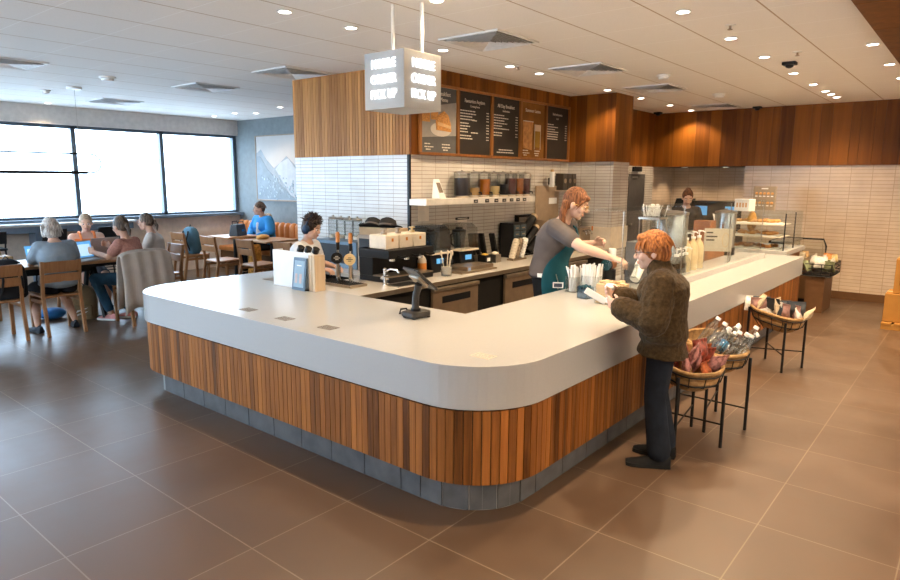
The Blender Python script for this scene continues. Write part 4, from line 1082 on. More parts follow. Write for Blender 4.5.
ao = m.build('apron', apr, ba, smooth=True); so = ao.modifiers.new('t', 'SOLIDIFY'); so.thickness = .006; ao.modifiers.new('s', 'SUBSURF').render_levels = 1
m = MB()
for y in (-1, 1): m.tube([(.258, y * .055, 1.27), (.225, y * .085, 1.33), (.12, y * .085, 1.41), (.03, y * .055, 1.40)], .009, 6)
m.build('apron_strap', apr, ba, smooth=True)
MB().cbox((.02, -.205, .93), (.05, .004, .035)).build('badge', 'white', ba)
# ---- other staff
bt = plain('black_tee', (.014, .014, .016), .85)
person('person in a black top with hair tied up, looking down behind the glass guard', (-3.58, 10.05, 0), D(-62), .99, (0, 0, .90), (.06, 0, 1.375), (.13, 0, 1.515), 0, D(26),
    [((.10, .22, 1.10), (.30, .12, 1.02), (.9, -.2, -.2), (0, -.3, -.9), (0, -1, 0), 30), ((.10, -.22, 1.10), (.30, -.12, 1.02), (.9, .2, -.2), (0, .3, -.9), (0, 1, 0), 30)],
    [((.03, .09, .49), (0, .09, .10), (1, 0, 0)), ((.03, -.09, .49), (0, -.09, .10), (1, 0, 0))],
    dict(skin=SKP, hair=hairmat('brown_red_hair', (.035, .012, .005), (.15, .055, .022)), style='bun', nlocks=60, vox=.009, top=dict(mat=bt, inf=.014, sleeve=.6, name='t_shirt'), legs=dict(mat=bt), shoe='black', sole='black'))
hp_, SHh, Hh, Rh_ = person('person with dark curly hair and headphones in a white shirt behind the white panel', (-5.02, 3.86, 0), D(20), .87, (0, 0, .90), (.07, 0, 1.33), (.13, 0, 1.48), 0, D(16),
    [((.10, .22, 1.08), (.32, .14, 1.05), (.9, -.2, 0), (0, -.3, -.9), (0, -1, 0), 30), ((.10, -.22, 1.08), (.32, -.14, 1.05), (.9, .2, 0), (0, .3, -.9), (0, 1, 0), 30)],
    [((.03, .09, .49), (0, .09, .10), (1, 0, 0)), ((.03, -.09, .49), (0, -.09, .10), (1, 0, 0))],
    dict(hair=hairmat('dark_curly_hair', (.012, .009, .008), (.07, .045, .035)), style='curl', nlocks=240, vox=.008, seed=8, top=dict(mat=plain('white_shirt', (.62, .63, .65), .85), inf=.016, sleeve=.6, name='shirt'), legs=dict(mat=bt), shoe='black', sole='black'))
f = lambda p: Hh + Rh_ @ (V(p) * .88)
hd = empty('headphones', (0, 0, 0), 0); hd.parent = hp_
m = MB(); m.tube([f((-.01, .104 * math.cos(a), .01 + .135 * math.sin(a))) for a in [k * PI / 14 for k in range(15)]], .010, 8); hb = m.build('headband', plain('navy_plastic', (.02, .035, .07), .4), hp_, smooth=True)
for y in (-1, 1): MB().ell(f((-.005, y * .102, -.005)), (.042 * .9, .022, .048 * .9), Rh_).build('ear_cup', plain('navy_pad', (.02, .04, .08), .5), hp_, smooth=True)
bpy.data.objects.remove(hd)
# ---- seated people
def seated(label, loc, hdg, s, hyaw, hpitch, cfg, armset=None, knees=None, lean=.06, Pz=.565):
    arms_ = armset or [((.12, .23, .80), (.36, .13, .80), (1, -.2, 0), (0, -.1, -1), (0, -1, 0), 20), ((.12, -.23, .80), (.36, -.13, .80), (1, .2, 0), (0, .1, -1), (0, 1, 0), 20)]
    kn_ = knees or [((.43, .10, .50), (.40, .10, .095), (1, .1, 0)), ((.43, -.10, .50), (.40, -.10, .095), (1, -.1, 0))]
    return person(label, loc, hdg, s, (0, 0, Pz), (lean, 0, 1.03), (lean + .06, 0, 1.175), hyaw, hpitch, arms_, kn_, dict(cfg, vox=cfg.get('vox', .009)))
greyh = hairmat('silver_hair', (.26, .23, .21), (.66, .62, .58))
seated('person with grey bobbed hair in a grey blue T-shirt, back towards us at the table', (-8.04, 2.78, 0), PI, 1., D(-5), D(14),
    dict(hair=greyh, style='bob', nlocks=120, fat=1.28, arm=1.1, leg=1.1, top=dict(mat=plain('grey_blue_tee', (.22, .27, .32), .9, bmp=.15), inf=.018, sleeve=.72, t0=-.12, name='t_shirt', noise=(.008, .07)), legs=dict(mat=plain('black_shorts', (.015, .015, .018), .85), inf=.014, len=.95, name='shorts'), shoe=plain('navy_flat', (.02, .025, .035), .5), sole='black'),
    knees=[((.40, .14, .48), (.14, .22, .095), (1, .2, 0)), ((.40, -.14, .48), (.16, -.18, .095), (1, -.2, 0))])
ow, *_ = seated('person with fair hair in an orange sleeveless top facing us behind a rose grey laptop', (-9.40, 3.62, 0), D(-12), .98, D(-10), D(12),
    dict(skin=skin('skin_warm', (.70, .42, .30)), hair=hairmat('fair_hair', (.26, .17, .10), (.58, .45, .32)), style='bun', bunpos=(-.085, 0, .09), fat=1.2, arm=1.25, leg=1.2, top=dict(mat=plain('orange_top', (.80, .22, .06), .8), inf=.020, sleeve=0, t1=.92, name='sleeveless_top'), legs=dict(mat=plain('dark_shorts', (.03, .03, .04), .85), len=.9, name='shorts'), shoe='white'),
    knees=[((.46, .12, .49), (.48, .13, .095), (1, .1, 0)), ((.46, -.12, .49), (.44, -.12, .095), (1, -.1, 0))])
m = MB()
for y in (-1, 1): m.tube([V(p) * .98 for p in ((.195, y * .07, .90), (.175, y * .085, .99), (.12, y * .088, 1.045), (.04, y * .082, 1.05), (-.04, y * .07, .99))], .016, 8)
m.build('shoulder_strap', bpy.data.materials['orange_top'], ow, smooth=True)
rust = plain('dusty_pink_tee', (.40, .195, .155), .9, var=.2, scale=45, bmp=.15)
seated('person in a dusty pink T-shirt, jeans and pink trainers sitting at the table', (-8.02, 3.60, 0), D(213), .99, D(-18), D(8),
    dict(hair=hairmat('dark_brown_hair', (.03, .022, .018), (.17, .12, .085)), style='pony', nlocks=60, fat=1.02, top=dict(mat=rust, inf=.016, sleeve=.6, name='t_shirt', noise=(.006, .07)), legs=dict(mat=plain('blue_jeans', (.035, .095, .16), .85, var=.25, scale=10, bmp=.2), inf=.012, len=1.85), shoe=plain('pink_shoe', (.80, .36, .34), .7, var=.15), sole='white'),
    armset=[((.16, .22, .82), (.40, .12, .86), (1, -.1, .3), (0, -.8, 0), (0, 0, 1), 30), ((.14, -.24, .82), (.36, -.16, .90), (.8, .1, .5), (0, .8, 0), (0, 0, 1), 40)],
    knees=[((.47, .07, .53), (.30, .05, .095), (.9, -.1, 0)), ((.40, -.12, .48), (.16, -.14, .095), (.9, .1, 0))])
seated('person with brown ponytail and glasses in a pale T-shirt looking left at the table end', (-8.80, 4.30, 0), D(235), .98, D(-12), D(6),
    dict(hair=hairmat('mid_brown_hair', (.05, .034, .025), (.22, .155, .11)), style='pony', nlocks=60, glasses=plain('glasses_pink', (.40, .15, .12), .3), top=dict(mat=plain('pale_tee', (.52, .48, .45), .9), inf=.016, sleeve=.75, name='t_shirt', noise=(.006, .07)), legs=dict(mat=nav), shoe='black'))
jk = plain('blue_jacket', (.03, .21, .50), .75, var=.15, scale=6, bmp=.2)
mj, SHm, Hm, Rm = seated('person in an open bright blue jacket sitting on the orange booth bench', (-10.22, 7.05, 0), D(275), 1.03, D(-38), D(4),
    dict(skin=SK, hair=hairmat('short_dark_hair', (.03, .02, .016), (.14, .095, .07)), style='short', nlocks=60, glasses=plain('glasses_thin', (.1, .08, .07), .3), fat=1.2, top=dict(mat=jk, inf=.032, t0=-.15, sleeve=1.9, name='jacket', noise=(.012, .06), bust=0), legs=dict(mat=nav), shoe='black'),
    armset=[((.10, .26, .78), (.30, .10, .68), (.9, -.4, 0), (0, -.5, -.8), (0, 0, 1), 35), ((.08, -.27, .78), (.28, -.12, .68), (.9, .4, 0), (0, .5, -.8), (0, 0, 1), 35)])
m = MB(); m.caps((.12, 0, .66), .085, (.115, 0, .92), .085); m.caps((.115, 0, .92), .08, (.09, 0, 1.0), .055)
remesh(m, 'inner_sweater', plain('light_grey_knit', (.46, .45, .45), .9), mj, .012)
m = MB(); m.tube([(.10, .10, .88), (.06, .11, 1.02), (-.05, .08, 1.08), (-.09, 0, 1.09), (-.05, -.08, 1.08), (.06, -.11, 1.02), (.10, -.10, .88)], .035, 10)
m.build('fur_collar', plain('fur_beige', (.32, .25, .19), .95, var=.4, scale=60, bmp=.8), mj, smooth=True)
# ================================================================ things on the front bar
ZC, ZB = .8135, .8165
wb_ = empty('condiment_organiser', (-4.55, 3.42, ZB), 0, 'white box-like screen with pale timber end on the bar by the headphones person', 'organiser')
B(-.29, -.02, 0, .22, .0, .315).build('front_panel', 'white_box', wb_, bev=.002)
B(-.29, .0, 0, -.275, .08, .315).build('side_panel', 'white_box', wb_)
pw = wood('pale_plywood', (.52, .38, .24), (.74, .60, .43), tonew=.5)
MB().box(.222, -.03, 0, .262, .08, .30).box(.268, -.03, 0, .30, .08, .30).build('timber_end', pw, wb_)
MB().box(-.275, .065, 0, .22, .08, .30).build('back_panel', 'white_box', wb_)
def tilt_cyl(name, c, r, h, tx, ty, mat, label, cat, capm='black', group=None):
    e = empty(name, c, 0, label, cat, group); R_ = Matrix.Rotation(tx, 4, 'X') @ Matrix.Rotation(ty, 4, 'Y')
    MB().cyl((0, 0, 0), r, h, 18, M=R_).build('tube_body', mat, e, smooth=True)
    MB().cyl((0, 0, h), r * 1.06, h * .22, 18, M=R_).build('tube_cap', capm, e, smooth=True)
    return e
gm = plain('grey_tube', (.30, .33, .37), .5)
for x, lab in ((-4.60, 'grey'), (-4.50, 'pale'), (-4.40, 'cream')):
    tilt_cyl('lid_dispenser', (x, 3.44, ZB + .16), .028, .19, 0, .55, {'grey': gm, 'pale': MT['white'], 'cream': MT['cream']}[lab], '%s leaning lid dispenser tube inside the white screen box' % lab, 'lid dispenser', capm='black')
paper_cup('paper_bowl', (-4.33, 3.425, ZB + .23), 'small white paper cup upside beside the dispenser tubes', .8)
e = empty('table_sign', (-4.42, 3.35, ZB), 0, 'small dark blue framed menu stand leaning on the white screen box', 'sign')
R_ = Matrix.Rotation(D(-7), 4, 'X')
MB().box(-.085, -.006, 0, .085, .006, .275, R_).build('stand_frame', plain('slate_blue', (.07, .12, .18), .4), e)
MB().box(-.066, -.009, .025, .066, -.006, .25, R_).build('stand_card', plain('blue_card', (.28, .40, .50), .5), e)
m = MB(); m.box(-.045, -.011, .06, -.018, -.009, .14, R_).box(.012, -.011, .06, .040, -.009, .14, R_).build('card_cups', plain('card_pink', (.55, .42, .38), .5), e)
m = MB(); m.box(-.03, -.011, .205, .03, -.009, .213, R_); m.build('card_heading', 'white', e)
m = MB(); m.box(-.085, 0, 0, -.075, .06, .01).box(.075, 0, 0, .085, .06, .01).box(-.085, .05, 0, .085, .06, .01); m.build('stand_foot', 'black', e)

# payment terminal
e = empty('payment_terminal', (-2.93, 3.20, ZB), D(-8), 'dark tablet till on a curved stand at the inner corner of the bar', 'till')
tb = plain('till_grey', (.035, .032, .03), .35)
m = MB(); m.prism([(-.06, -.085), (.05, -.085), (.07, -.06), (.07, .06), (.05, .085), (-.06, .085), (-.075, .06), (-.075, -.06)], .008, .045); m.build('base', tb, e, bev=.008)
m = MB()
for x in (-.05, .05):
    for y in (-.065, .065): m.cyl((x, y, 0), .012, .01, 10)
m.build('rubber_feet', 'black', e)
m = MB(); m.tube([(-.01, 0, .04), (-.012, 0, .10), (-.005, 0, .155), (.02, -.005, .20), (.035, -.01, .235)], [.027, .025, .024, .024, .026], 14); m.build('curved_stem', tb, e, smooth=True)
m = MB(); m.cyl((-.01, 0, .042), .034, .02, 18).build('stem_collar', 'blackm', e, smooth=True)
R_ = Matrix.Translation((.02, .01, .262)) @ Matrix.Rotation(D(-12), 4, 'Z') @ Matrix.Rotation(D(-42), 4, 'X')
MB().box(-.105, -.105, 0, .105, .105, .016, R_).build('tablet', tb, e, bev=.006)
MB().box(-.094, -.092, .0155, .094, .092, .018, R_).build('screen', plain('till_screen', (.02, .02, .025), .12), e)
MB().box(-.07, -.05, -.022, .07, .05, .001, R_).build('mounting_plate', 'bronze', e, bev=.006)
MB().box(-.07, -.112, .002, .08, -.106, .012, R_).build('card_slot', 'black', e)
m = MB(); m.tube([(-.07, -.05, .03), (-.10, -.07, .02), (-.11, -.05, .045), (-.085, -.02, .05), (-.10, 0, .012), (-.12, .03, .008)], .007, 6); m.build('cable', 'black', e, smooth=True)

# straws, napkins, lids, cups near the customer
def bunch(name, loc, label, cat, n, h, r, spread, mat, box=None, boxmat='acrylic', boxdim=(.06, .06, .12)):
    e = empty(name, loc, random.uniform(-.2, .2), label, cat)
    bx_, by_, bz = boxdim
    m = MB(); t = .004
    m.box(-bx_, -by_, 0, bx_, by_, .004).box(-bx_, -by_, .004, -bx_ + t, by_, bz).box(bx_ - t, -by_, .004, bx_, by_, bz).box(-bx_ + t, -by_, .004, bx_ - t, -by_ + t, bz).box(-bx_ + t, by_ - t, .004, bx_ - t, by_, bz)
    m.build('holder', boxmat, e)
    m = MB()
    for _ in range(n):
        x, y = random.uniform(-bx_ + .01, bx_ - .01), random.uniform(-by_ + .01, by_ - .01); dx, dy = random.gauss(0, spread), random.gauss(0, spread)
        m.tube([(x, y, .006), (x + dx, y + dy, h * random.uniform(.85, 1.05))], r, 5)
    o = m.build('straws', mat, e); o['kind'] = 'stuff'
    return e
strw = plain('paper_straw', (.80, .80, .80), .6, var=.02)
bunch('straw_holder', (-2.62, 4.84, ZB), 'clear holder of white wrapped straws nearest the barista apron', 'straw holder', 46, .215, .006, .02, strw, boxdim=(.05, .06, .13))
bunch('straw_holder', (-2.47, 4.86, ZB), 'taller holder packed with white wrapped straws behind the kraft napkin box', 'straw holder', 60, .24, .007, .008, strw, boxdim=(.075, .055, .15))
e = bunch('stirrer_box', (-2.40, 4.62, ZB), 'square smoky glass holder full of dark teal stoppers', 'holder', 1, .10, .004, .01, plain('teal_bits', (.02, .07, .09), .5), boxmat='smoke', boxdim=(.048, .048, .095))
m = MB()
for _ in range(60): m.ell((random.uniform(-.04, .04), random.uniform(-.04, .04), random.uniform(.06, .105)), .010, seg=6, rg=4)
o = m.build('stoppers', plain('teal_stopper', (.02, .075, .10), .5), e); o['kind'] = 'stuff'
e = empty('napkin_box', (-2.14, 4.56, ZB), D(5), 'stacked kraft paper napkins in a wide clear box under the barista hand', 'napkin holder')
m = MB(); m.tone = .5
for k in range(17): m.cbox((random.uniform(-.003, .003), random.uniform(-.003, .003), .010 + k * .0085), (.205, .155, .0072))
m.build('napkin_stack', 'kraft', e)
m = MB(); t = .003
m.box(-.112, -.085, 0, .112, .085, .004).box(-.112, -.085, .004, -.109, .085, .13).box(.109, -.085, .004, .112, .085, .13); m.build('holder', 'acrylic', e)
m = MB()
for k in range(7): m.cbox((-.085 + k * .028, random.uniform(-.04, .04), .160 + .006 * (k % 2)), (.035, .07, .014), Matrix.Rotation(random.uniform(-.4, .4), 3, 'Z'))
m.build('sleeve_tops', 'kraft', e)
e = empty('small_sign_stand', (-2.79, 4.86, ZB), D(30), 'little white tilted card with black print at the bar edge by the apron', 'card')
B(-.045, -.004, .01, .045, .0, .06).build('card', 'white', e)
MB().box(-.035, -.006, .028, -.005, -.004, .050).box(.0, -.006, .018, .035, -.004, .052).build('card_print', 'decal', e) if 'decal' in MT else MB().box(-.035, -.006, .018, .035, -.004, .05).build('card_print', plain('card_ink', (.06, .07, .10), .5), e)
MB().tube([(0, .0, 0), (0, .0, .06), (-.02, -.01, .13)], .004, 6).build('card_stem', 'steel', e)
# held things
cu_loc = V((-1.765, 3.735, .985))
e = paper_cup('paper_cup', cu_loc, 'white paper cup with white lid in the hand of the customer in fleece', .95, lid='white', cat='cup')
e = empty('mobile_phone', (-1.86, 3.72, 1.02), 0, 'long white phone held up by the customer in the fleece jacket', 'phone')
MB().cbox((0, 0, 0), (.15, .012, .042), (Matrix.Rotation(D(32), 4, 'Z') @ Matrix.Rotation(D(30), 4, 'Y')).to_3x3()).build('phone_body', 'white', e, bev=.004)
e = empty('plastic_cup', (-2.15, 4.925, .975), 0, 'clear plastic cup held in the outstretched hand of the barista', 'cup')
MB().lathe([(.001, 0), (.030, 0), (.043, .105), (.045, .108), (.041, .106), (.028, .004), (.001, .004)], seg=20).build('cup_body', 'acrylic', e, smooth=True)

# ================================================================ taps, jars, machines on the back counter
e = empty('drip_tray', (-4.40, 3.80, ZC), D(0), 'long steel drip tray under the two cold coffee taps', 'tray')
MB().box(-.24, -.10, 0, .24, .10, .022).build('tray_body', 'bronze', e, bev=.003)
m = MB()
for k in range(15): m.box(-.22 + k * .03, -.085, .022, -.21 + k * .03, .085, .026)
m.build('tray_grid', 'blackm', e)
gold = plain('gold_medal', (.62, .48, .26), .3, metal=.5)
def tap(x, y, lab, medal):
    e = empty('cold_brew_tap', (x, y, ZC), D(42), lab, 'tap')
    MB().cyl((0, 0, 0), .04, .012, 20).cyl((0, 0, .012), .021, .15, 16).build('tap_column', 'chrome', e, smooth=True)
    m = MB(); m.tube([(0, 0, .12), (.0, -.03, .20), (.0, -.05, .10), (0, -.055, .06)], .014, 10).build('spout', 'bronze', e, smooth=True)
    MB().ell((0, -.01, .20), (.028, .028, .03)).build('tap_valve', 'chrome', e, smooth=True)
    mo = MB().cyl((0, -.085, .235), .052, .014, 24, axis='Y').build('medallion', medal, e, smooth=True)
    m = MB()
    for q in (-.014, 0, .014): m.box(-.028 + abs(q), -.0875, .233 + q, .028 - abs(q), -.085, .239 + q)
    m.build('medallion_marks', 'chalk' if medal == 'black' else 'black', mo)
    MB().cyl((0, -.0, .23), .010, .08, 10).build('handle_rod', 'chrome', e, smooth=True)
    MB().lathe([(.011, .30), (.016, .31), (.018, .37)], seg=12).build('handle_grip', 'black', e, smooth=True)
    MB().lathe([(.018, .37), (.020, .44), (.016, .462), (.003, .465)], seg=12).build('handle_top', plain('amber_wood', (.45, .18, .05), .4), e, smooth=True)
tap(-4.50, 3.86, 'cold coffee tap with round black medallion and amber handle', 'black')
tap(-4.33, 3.86, 'cold coffee tap with round gold medallion and amber handle', gold)
e = empty('portafilter_rest', (-4.60, 3.66, ZC), 0, 'gold and black tilted steel tools on a stand beside the timber end panel', 'utensil')
m = MB(); m.tube([(.0, 0, .01), (.05, 0, .12), (.08, 0, .22)], .016, 8).tube([(.10, 0, .02), (.04, .0, .16), (.0, 0, .24)], .012, 8); m.build('tool_handles', 'bronze', e, smooth=True)
m = MB(); m.ell((.0, 0, .25), (.025, .025, .03)).ell((.085, 0, .235), (.028, .028, .03)).build('tool_knobs', 'black', e, smooth=True)
# glass jars on blue stand
e = empty('jar_stand', (-5.36, 4.70, ZC), 0, 'low blue grey equipment block behind the taps carrying the clear jars', 'stand')
B(-.36, -.16, 0, .36, .16, .285).build('stand_body', plain('blue_steel', (.10, .145, .19), .35, metal=.4), e, bev=.004)
B(-.30, -.165, .05, .30, -.16, .25).build('stand_door', 'blackm', e)
j0 = None
for k, (x, lab) in enumerate(((-5.55, 'clear cylinder jar with steel lid, first from the headphones'), (-5.42, 'clear cylinder jar with steel lid, second from the headphones'), (-5.29, 'clear cylinder jar with steel lid, third from the headphones'), (-5.16, 'clear cylinder jar with steel lid, nearest the carton with the cap'))):
    if j0 is None:
        j0 = empty('glass_jar', (x, 4.70, ZC + .286), 0, lab, 'jar', 'clear cylinder jars before white tiles')
        MB().lathe([(.001, 0), (.052, 0), (.054, .01), (.054, .215), (.050, .215), (.050, .012), (.001, .01)], seg=22).build('jar_glass', 'acrylic', j0, smooth=True)
        MB().cyl((0, 0, .012), .046, .035, 16).build('jar_base_fill', 'cream', j0, smooth=True)
        MB().lathe([(.056, .212), (.058, .222), (.05, .235), (.015, .24), (.015, .256), (.001, .258)], seg=20).build('jar_lid', 'steel', j0, smooth=True)
    else: copy_tree(j0, (x, 4.70, ZC + .286), 0, lab)
# carton with cap, in front of grinder
e = empty('equipment_cabinet', (-4.72, 4.62, ZC), 0, 'tan and black equipment housing behind the gold tap', 'machine')
B(-.22, -.12, 0, .24, .14, .38).build('cabinet_body', plain('taupe', (.30, .23, .17), .45), e, bev=.004)
B(-.19, -.125, .04, -.02, -.12, .34).build('cabinet_door', 'black', e); B(.0, -.125, .04, .2, -.12, .34).build('cabinet_panel', 'cream', e)
e = empty('tan_box', (-4.66, 4.60, ZC + .382), D(8), 'long tan box lying on the equipment housing, a black cap on it', 'box')
B(-.24, -.09, 0, .24, .09, .075).build('carton', plain('tan_carton', (.42, .31, .20), .6), e, bev=.003)
def cap(loc, rz, lab, rx=0):
    e = empty('baseball_cap', loc, rz, lab, 'cap'); e.rotation_euler.x = rx
    cm = plain('black_felt', (.028, .026, .026), .9)
    MB().lathe([(.088, .0), (.09, .03), (.075, .07), (.04, .09), (.001, .095)], seg=20).build('crown', cm, e, smooth=True)
    m = MB(); m.prism([(.07, -.075), (.12, -.06), (.155, -.02), (.155, .02), (.12, .06), (.07, .075)], .0, .008); m.build('visor', cm, e)
    MB().lathe([(.091, 0), (.093, .012), (.088, .02)], seg=20, cap=False).build('hat_band', plain('cap_band', (.14, .12, .11), .8), e, smooth=True)
cap((-4.78, 4.57, ZC + .46), D(200), 'black cap resting on the tan box, left one', .5)
cap((-4.60, 4.60, ZC + .465), D(20), 'black cap resting on the tan box, right one', -.35)
# batch coffee machine
e = empty('coffee_brewer', (-4.30, 4.42, ZC), 0, 'wide black coffee machine with three cream hoppers on top', 'coffee machine')
B(-.20, -.30, 0, .20, .30, .05).build('machine_base', 'blackm', e, bev=.004)
B(-.20, -.30, .05, -.02, .30, .30).build('machine_back', 'blackm', e, bev=.004)
B(-.20, -.31, .22, .20, .31, .30).build('machine_head', 'blackm', e, bev=.006)
B(-.02, -.30, .05, .20, .30, .06).build('drip_grate', 'bronze', e)
for k in range(3):
    y = -.19 + k * .19
    h = MB().box(-.09, y - .085, .302, .13, y + .085, .43).build('hopper', 'cream', e, bev=.008)
    MB().box(.131, y - .012, .37, .134, y + .012, .40).build('hopper_mark', plain('orange_mark', (.6, .22, .03), .5), h)
    MB().cyl((.02, y, .43), .028, .022, 16).cyl((.02, y, .452), .012, .02, 12).cyl((.02, y, .472), .03, .012, 16).build('hopper_knob', 'bronze' if k != 2 else gold, h, smooth=True)
    MB().tube([(.205, y, .24), (.26, y - .01, .235), (.33, y - .03, .25)], [.014, .011, .011], 8).build('portafilter', 'black', e, smooth=True)
    MB().cyl((.12, y, .19), .03, .03, 16).build('group_head', 'chrome', e, smooth=True)
# sink tap
e = empty('sink_faucet', (-4.02, 3.98, ZC), D(10), 'small chrome cross-handled water tap at the counter sink', 'tap')
MB().cyl((0, 0, 0), .024, .02, 16).cyl((0, 0, .02), .014, .12, 12).build('faucet_body', 'chrome', e, smooth=True)
m = MB(); m.tube([(0, 0, .13), (.06, 0, .16), (.13, 0, .155), (.15, 0, .13)], .010, 10); m.build('spout', 'chrome', e, smooth=True)
m = MB(); m.tube([(-.045, 0, .07), (.045, 0, .07)], .009, 8).tube([(0, -.045, .09), (0, .045, .09)], .009, 8).ell((0, 0, .15), .018); m.build('cross_handle', 'chrome', e, smooth=True)
e = empty('sink_basin', (-3.98, 4.18, ZC), 0, 'small recessed steel sink edge in the back counter by the till', 'sink')
m = MB(); m.box(-.09, -.16, 0, .09, -.145, .006).box(-.09, .145, 0, .09, .16, .006).box(-.09, -.145, 0, -.078, .145, .006).box(.078, -.145, 0, .09, .145, .006); m.build('sink_rim', 'steel', e)
B(-.078, -.145, .0005, .078, .145, .002).build('sink_bottom', 'blackm', e)
# syrup bottle with pump
def pump_bottle(name, loc, lab, liquid, h=.20, r=.038, labelm=None, group=None, cat='bottle', pumpm='white'):
    e = empty(name, loc, random.uniform(-.5, .5), lab, cat, group)
    MB().lathe([(.001, 0), (r, 0), (r, h * .68), (r * .75, h * .82), (r * .35, h * .92), (r * .35, h)], seg=18).build('bottle_body', liquid, e, smooth=True)
    if labelm: MB().cyl((0, 0, h * .18), r * 1.02, h * .38, 18).build('bottle_label', labelm, e, smooth=True)
    m = MB(); m.cyl((0, 0, h), r * .42, .022, 14).cyl((0, 0, h + .02), .006, .045, 8).cyl((0, 0, h + .062), .016, .016, 12).tube([(0, 0, h + .07), (.035, 0, h + .072), (.06, 0, h + .06)], .006, 8)
    m.build('pump', pumpm, e, smooth=True); return e
whb = plain('milky_bottle', (.62, .56, .48), .35)
pump_bottle('syrup_bottle', (-4.30, 4.78, ZC + .0), 'white pump bottle with orange label between coffee machine and blender', whb, .20, .045, plain('orange_label', (.70, .26, .06), .5))
pump_bottle('syrup_bottle', (-4.44, 4.74, ZC + .0), 'plain white tall pump bottle behind the orange labelled one', whb, .23, .036)
# blenders in sound enclosures
def blender(y, lab, tint):
    e = empty('blender', (-4.38, y, ZC), D(0), lab, 'blender')
    MB().hexa([V(p) for p in ((-.13, -.13, 0), (.14, -.13, 0), (.14, .13, 0), (-.13, .13, 0), (-.12, -.12, .18), (.10, -.12, .18), (.10, .12, .18), (-.12, .12, .18))]).build('motor_base', 'blackm', e, bev=.01)
    B(.125, -.05, .09, .135, .05, .14).build('display', MT['scrblue'], e)
    MB().box(.02, -.15, .185, .16, .15, .205).build('enclosure_handle', 'cream', e, bev=.004)
    m = MB(); t = .006
    sec = [(-.15, .20), (-.15, .43), (-.10, .47), (.06, .47), (.13, .42), (.145, .20)]
    for (x0, z0), (x1, z1) in zip(sec[:-1], sec[1:]): m.hexa([V(p) for p in ((x0, -.15, z0), (x0 + t, -.15, z0 - .001), (x0 + t, .15, z0 - .001), (x0, .15, z0), (x1, -.15, z1), (x1 + t, -.15, z1 + .001), (x1 + t, .15, z1 + .001), (x1, .15, z1))])
    for y_ in (-.15, .144): m.prism([(p[0], p[1]) for p in sec], 0, t, frame_M((0, y_ + t, 0), (1, 0, 0), (0, 0, 1)))
    m.build('sound_cover', tint, e)
    MB().lathe([(.001, .185), (.055, .185), (.075, .38), (.072, .385), (.05, .20), (.001, .19)], seg=16).build('jug', 'smoke', e, smooth=True)
    MB().lathe([(.078, .38), (.078, .40), (.04, .41), (.038, .43), (.001, .43)], seg=16).build('jug_lid', 'black', e, smooth=True)
    MB().tube([(-.07, 0, .36), (-.12, 0, .34), (-.11, 0, .24), (-.06, 0, .22)], .011, 8).build('jug_handle', 'black', e, smooth=True)
blender(5.00, 'blender under a bluish clear cover, left one of the pair', 'smoke')
blender(5.47, 'blender under a clear cover with dark jug, right one of the pair', 'acrylic')
# pitcher with spoons
e = empty('glass_pitcher', (-4.03, 4.84, ZC), 0, 'clear measuring pitcher of water holding spoons in front of the blenders', 'pitcher')
MB().lathe([(.001, 0), (.05, 0), (.052, .012), (.068, .165), (.072, .17), (.066, .168), (.049, .016), (.001, .014)], seg=24).build('pitcher_glass', 'acrylic', e, smooth=True)
MB().cyl((0, 0, .016), .047, .075, 20, .054).build('water', plain('cloudy_water', (.62, .58, .52), .1), e, smooth=True)
MB().tube([(.0, .066, .15), (0, .105, .14), (0, .10, .06), (0, .055, .04)], .008, 8).build('pitcher_handle', 'acrylic', e, smooth=True)
m = MB()
for a, b in ((-.03, -.02), (.03, .02), (.0, .04), (-.02, .03)): m.tube([(a * .5, b * .5, .03), (a * 1.3, b * 1.6, .21)], .005, 6).ell((a * 1.4, b * 1.7, .225), (.012, .012, .026), seg=8, rg=6)
m.build('spoons', 'cream', e, smooth=True)
e = empty('wooden_tray', (-4.13, 5.30, ZC), 0, 'flat bronze tray with a small blue tagged box in front of the blenders', 'tray')
MB().box(-.16, -.30, 0, .17, .30, .018).build('tray_base', 'bronze', e, bev=.003)
MB().box(-.16, -.16, .018, .12, .30, .055).build('tray_riser', 'bronze', e, bev=.003)
MB().box(.121, -.14, .02, .124, -.10, .05).build('blue_tag', plain('tag_blue', (.30, .45, .75), .5), e)
# utensil tub with knives / scoops
def tub(x, y, lab, mat, w=.05, h=.09):
    e = empty('utensil_tub', (x, y, ZC), 0, lab, 'container'); m = MB(); t = .004
    m.box(-w, -w, 0, w, w, .005).box(-w, -w, .005, -w + t, w, h).box(w - t, -w, .005, w, w, h).box(-w + t, -w, .005, w - t, -w + t, h).box(-w + t, w - t, .005, w - t, w, h); m.build('tub', mat, e)
    return e
e = tub(-4.32, 5.86, 'dark tub with yellow contents and white tag right of the blenders', 'black', .055, .10)
MB().ell((0, 0, .095), (.045, .045, .022)).build('tub_contents', plain('yellow_bits', (.60, .40, .08), .6), e, smooth=True); B(.056, -.03, .03, .058, .03, .07).build('tag', 'white', e)
e = tub(-4.30, 6.03, 'steel tub with a rounded lid beside the yellow tub', 'steel', .05, .095)
MB().ell((0, 0, .10), (.045, .045, .025)).build('tub_lid', 'cream', e, smooth=True)
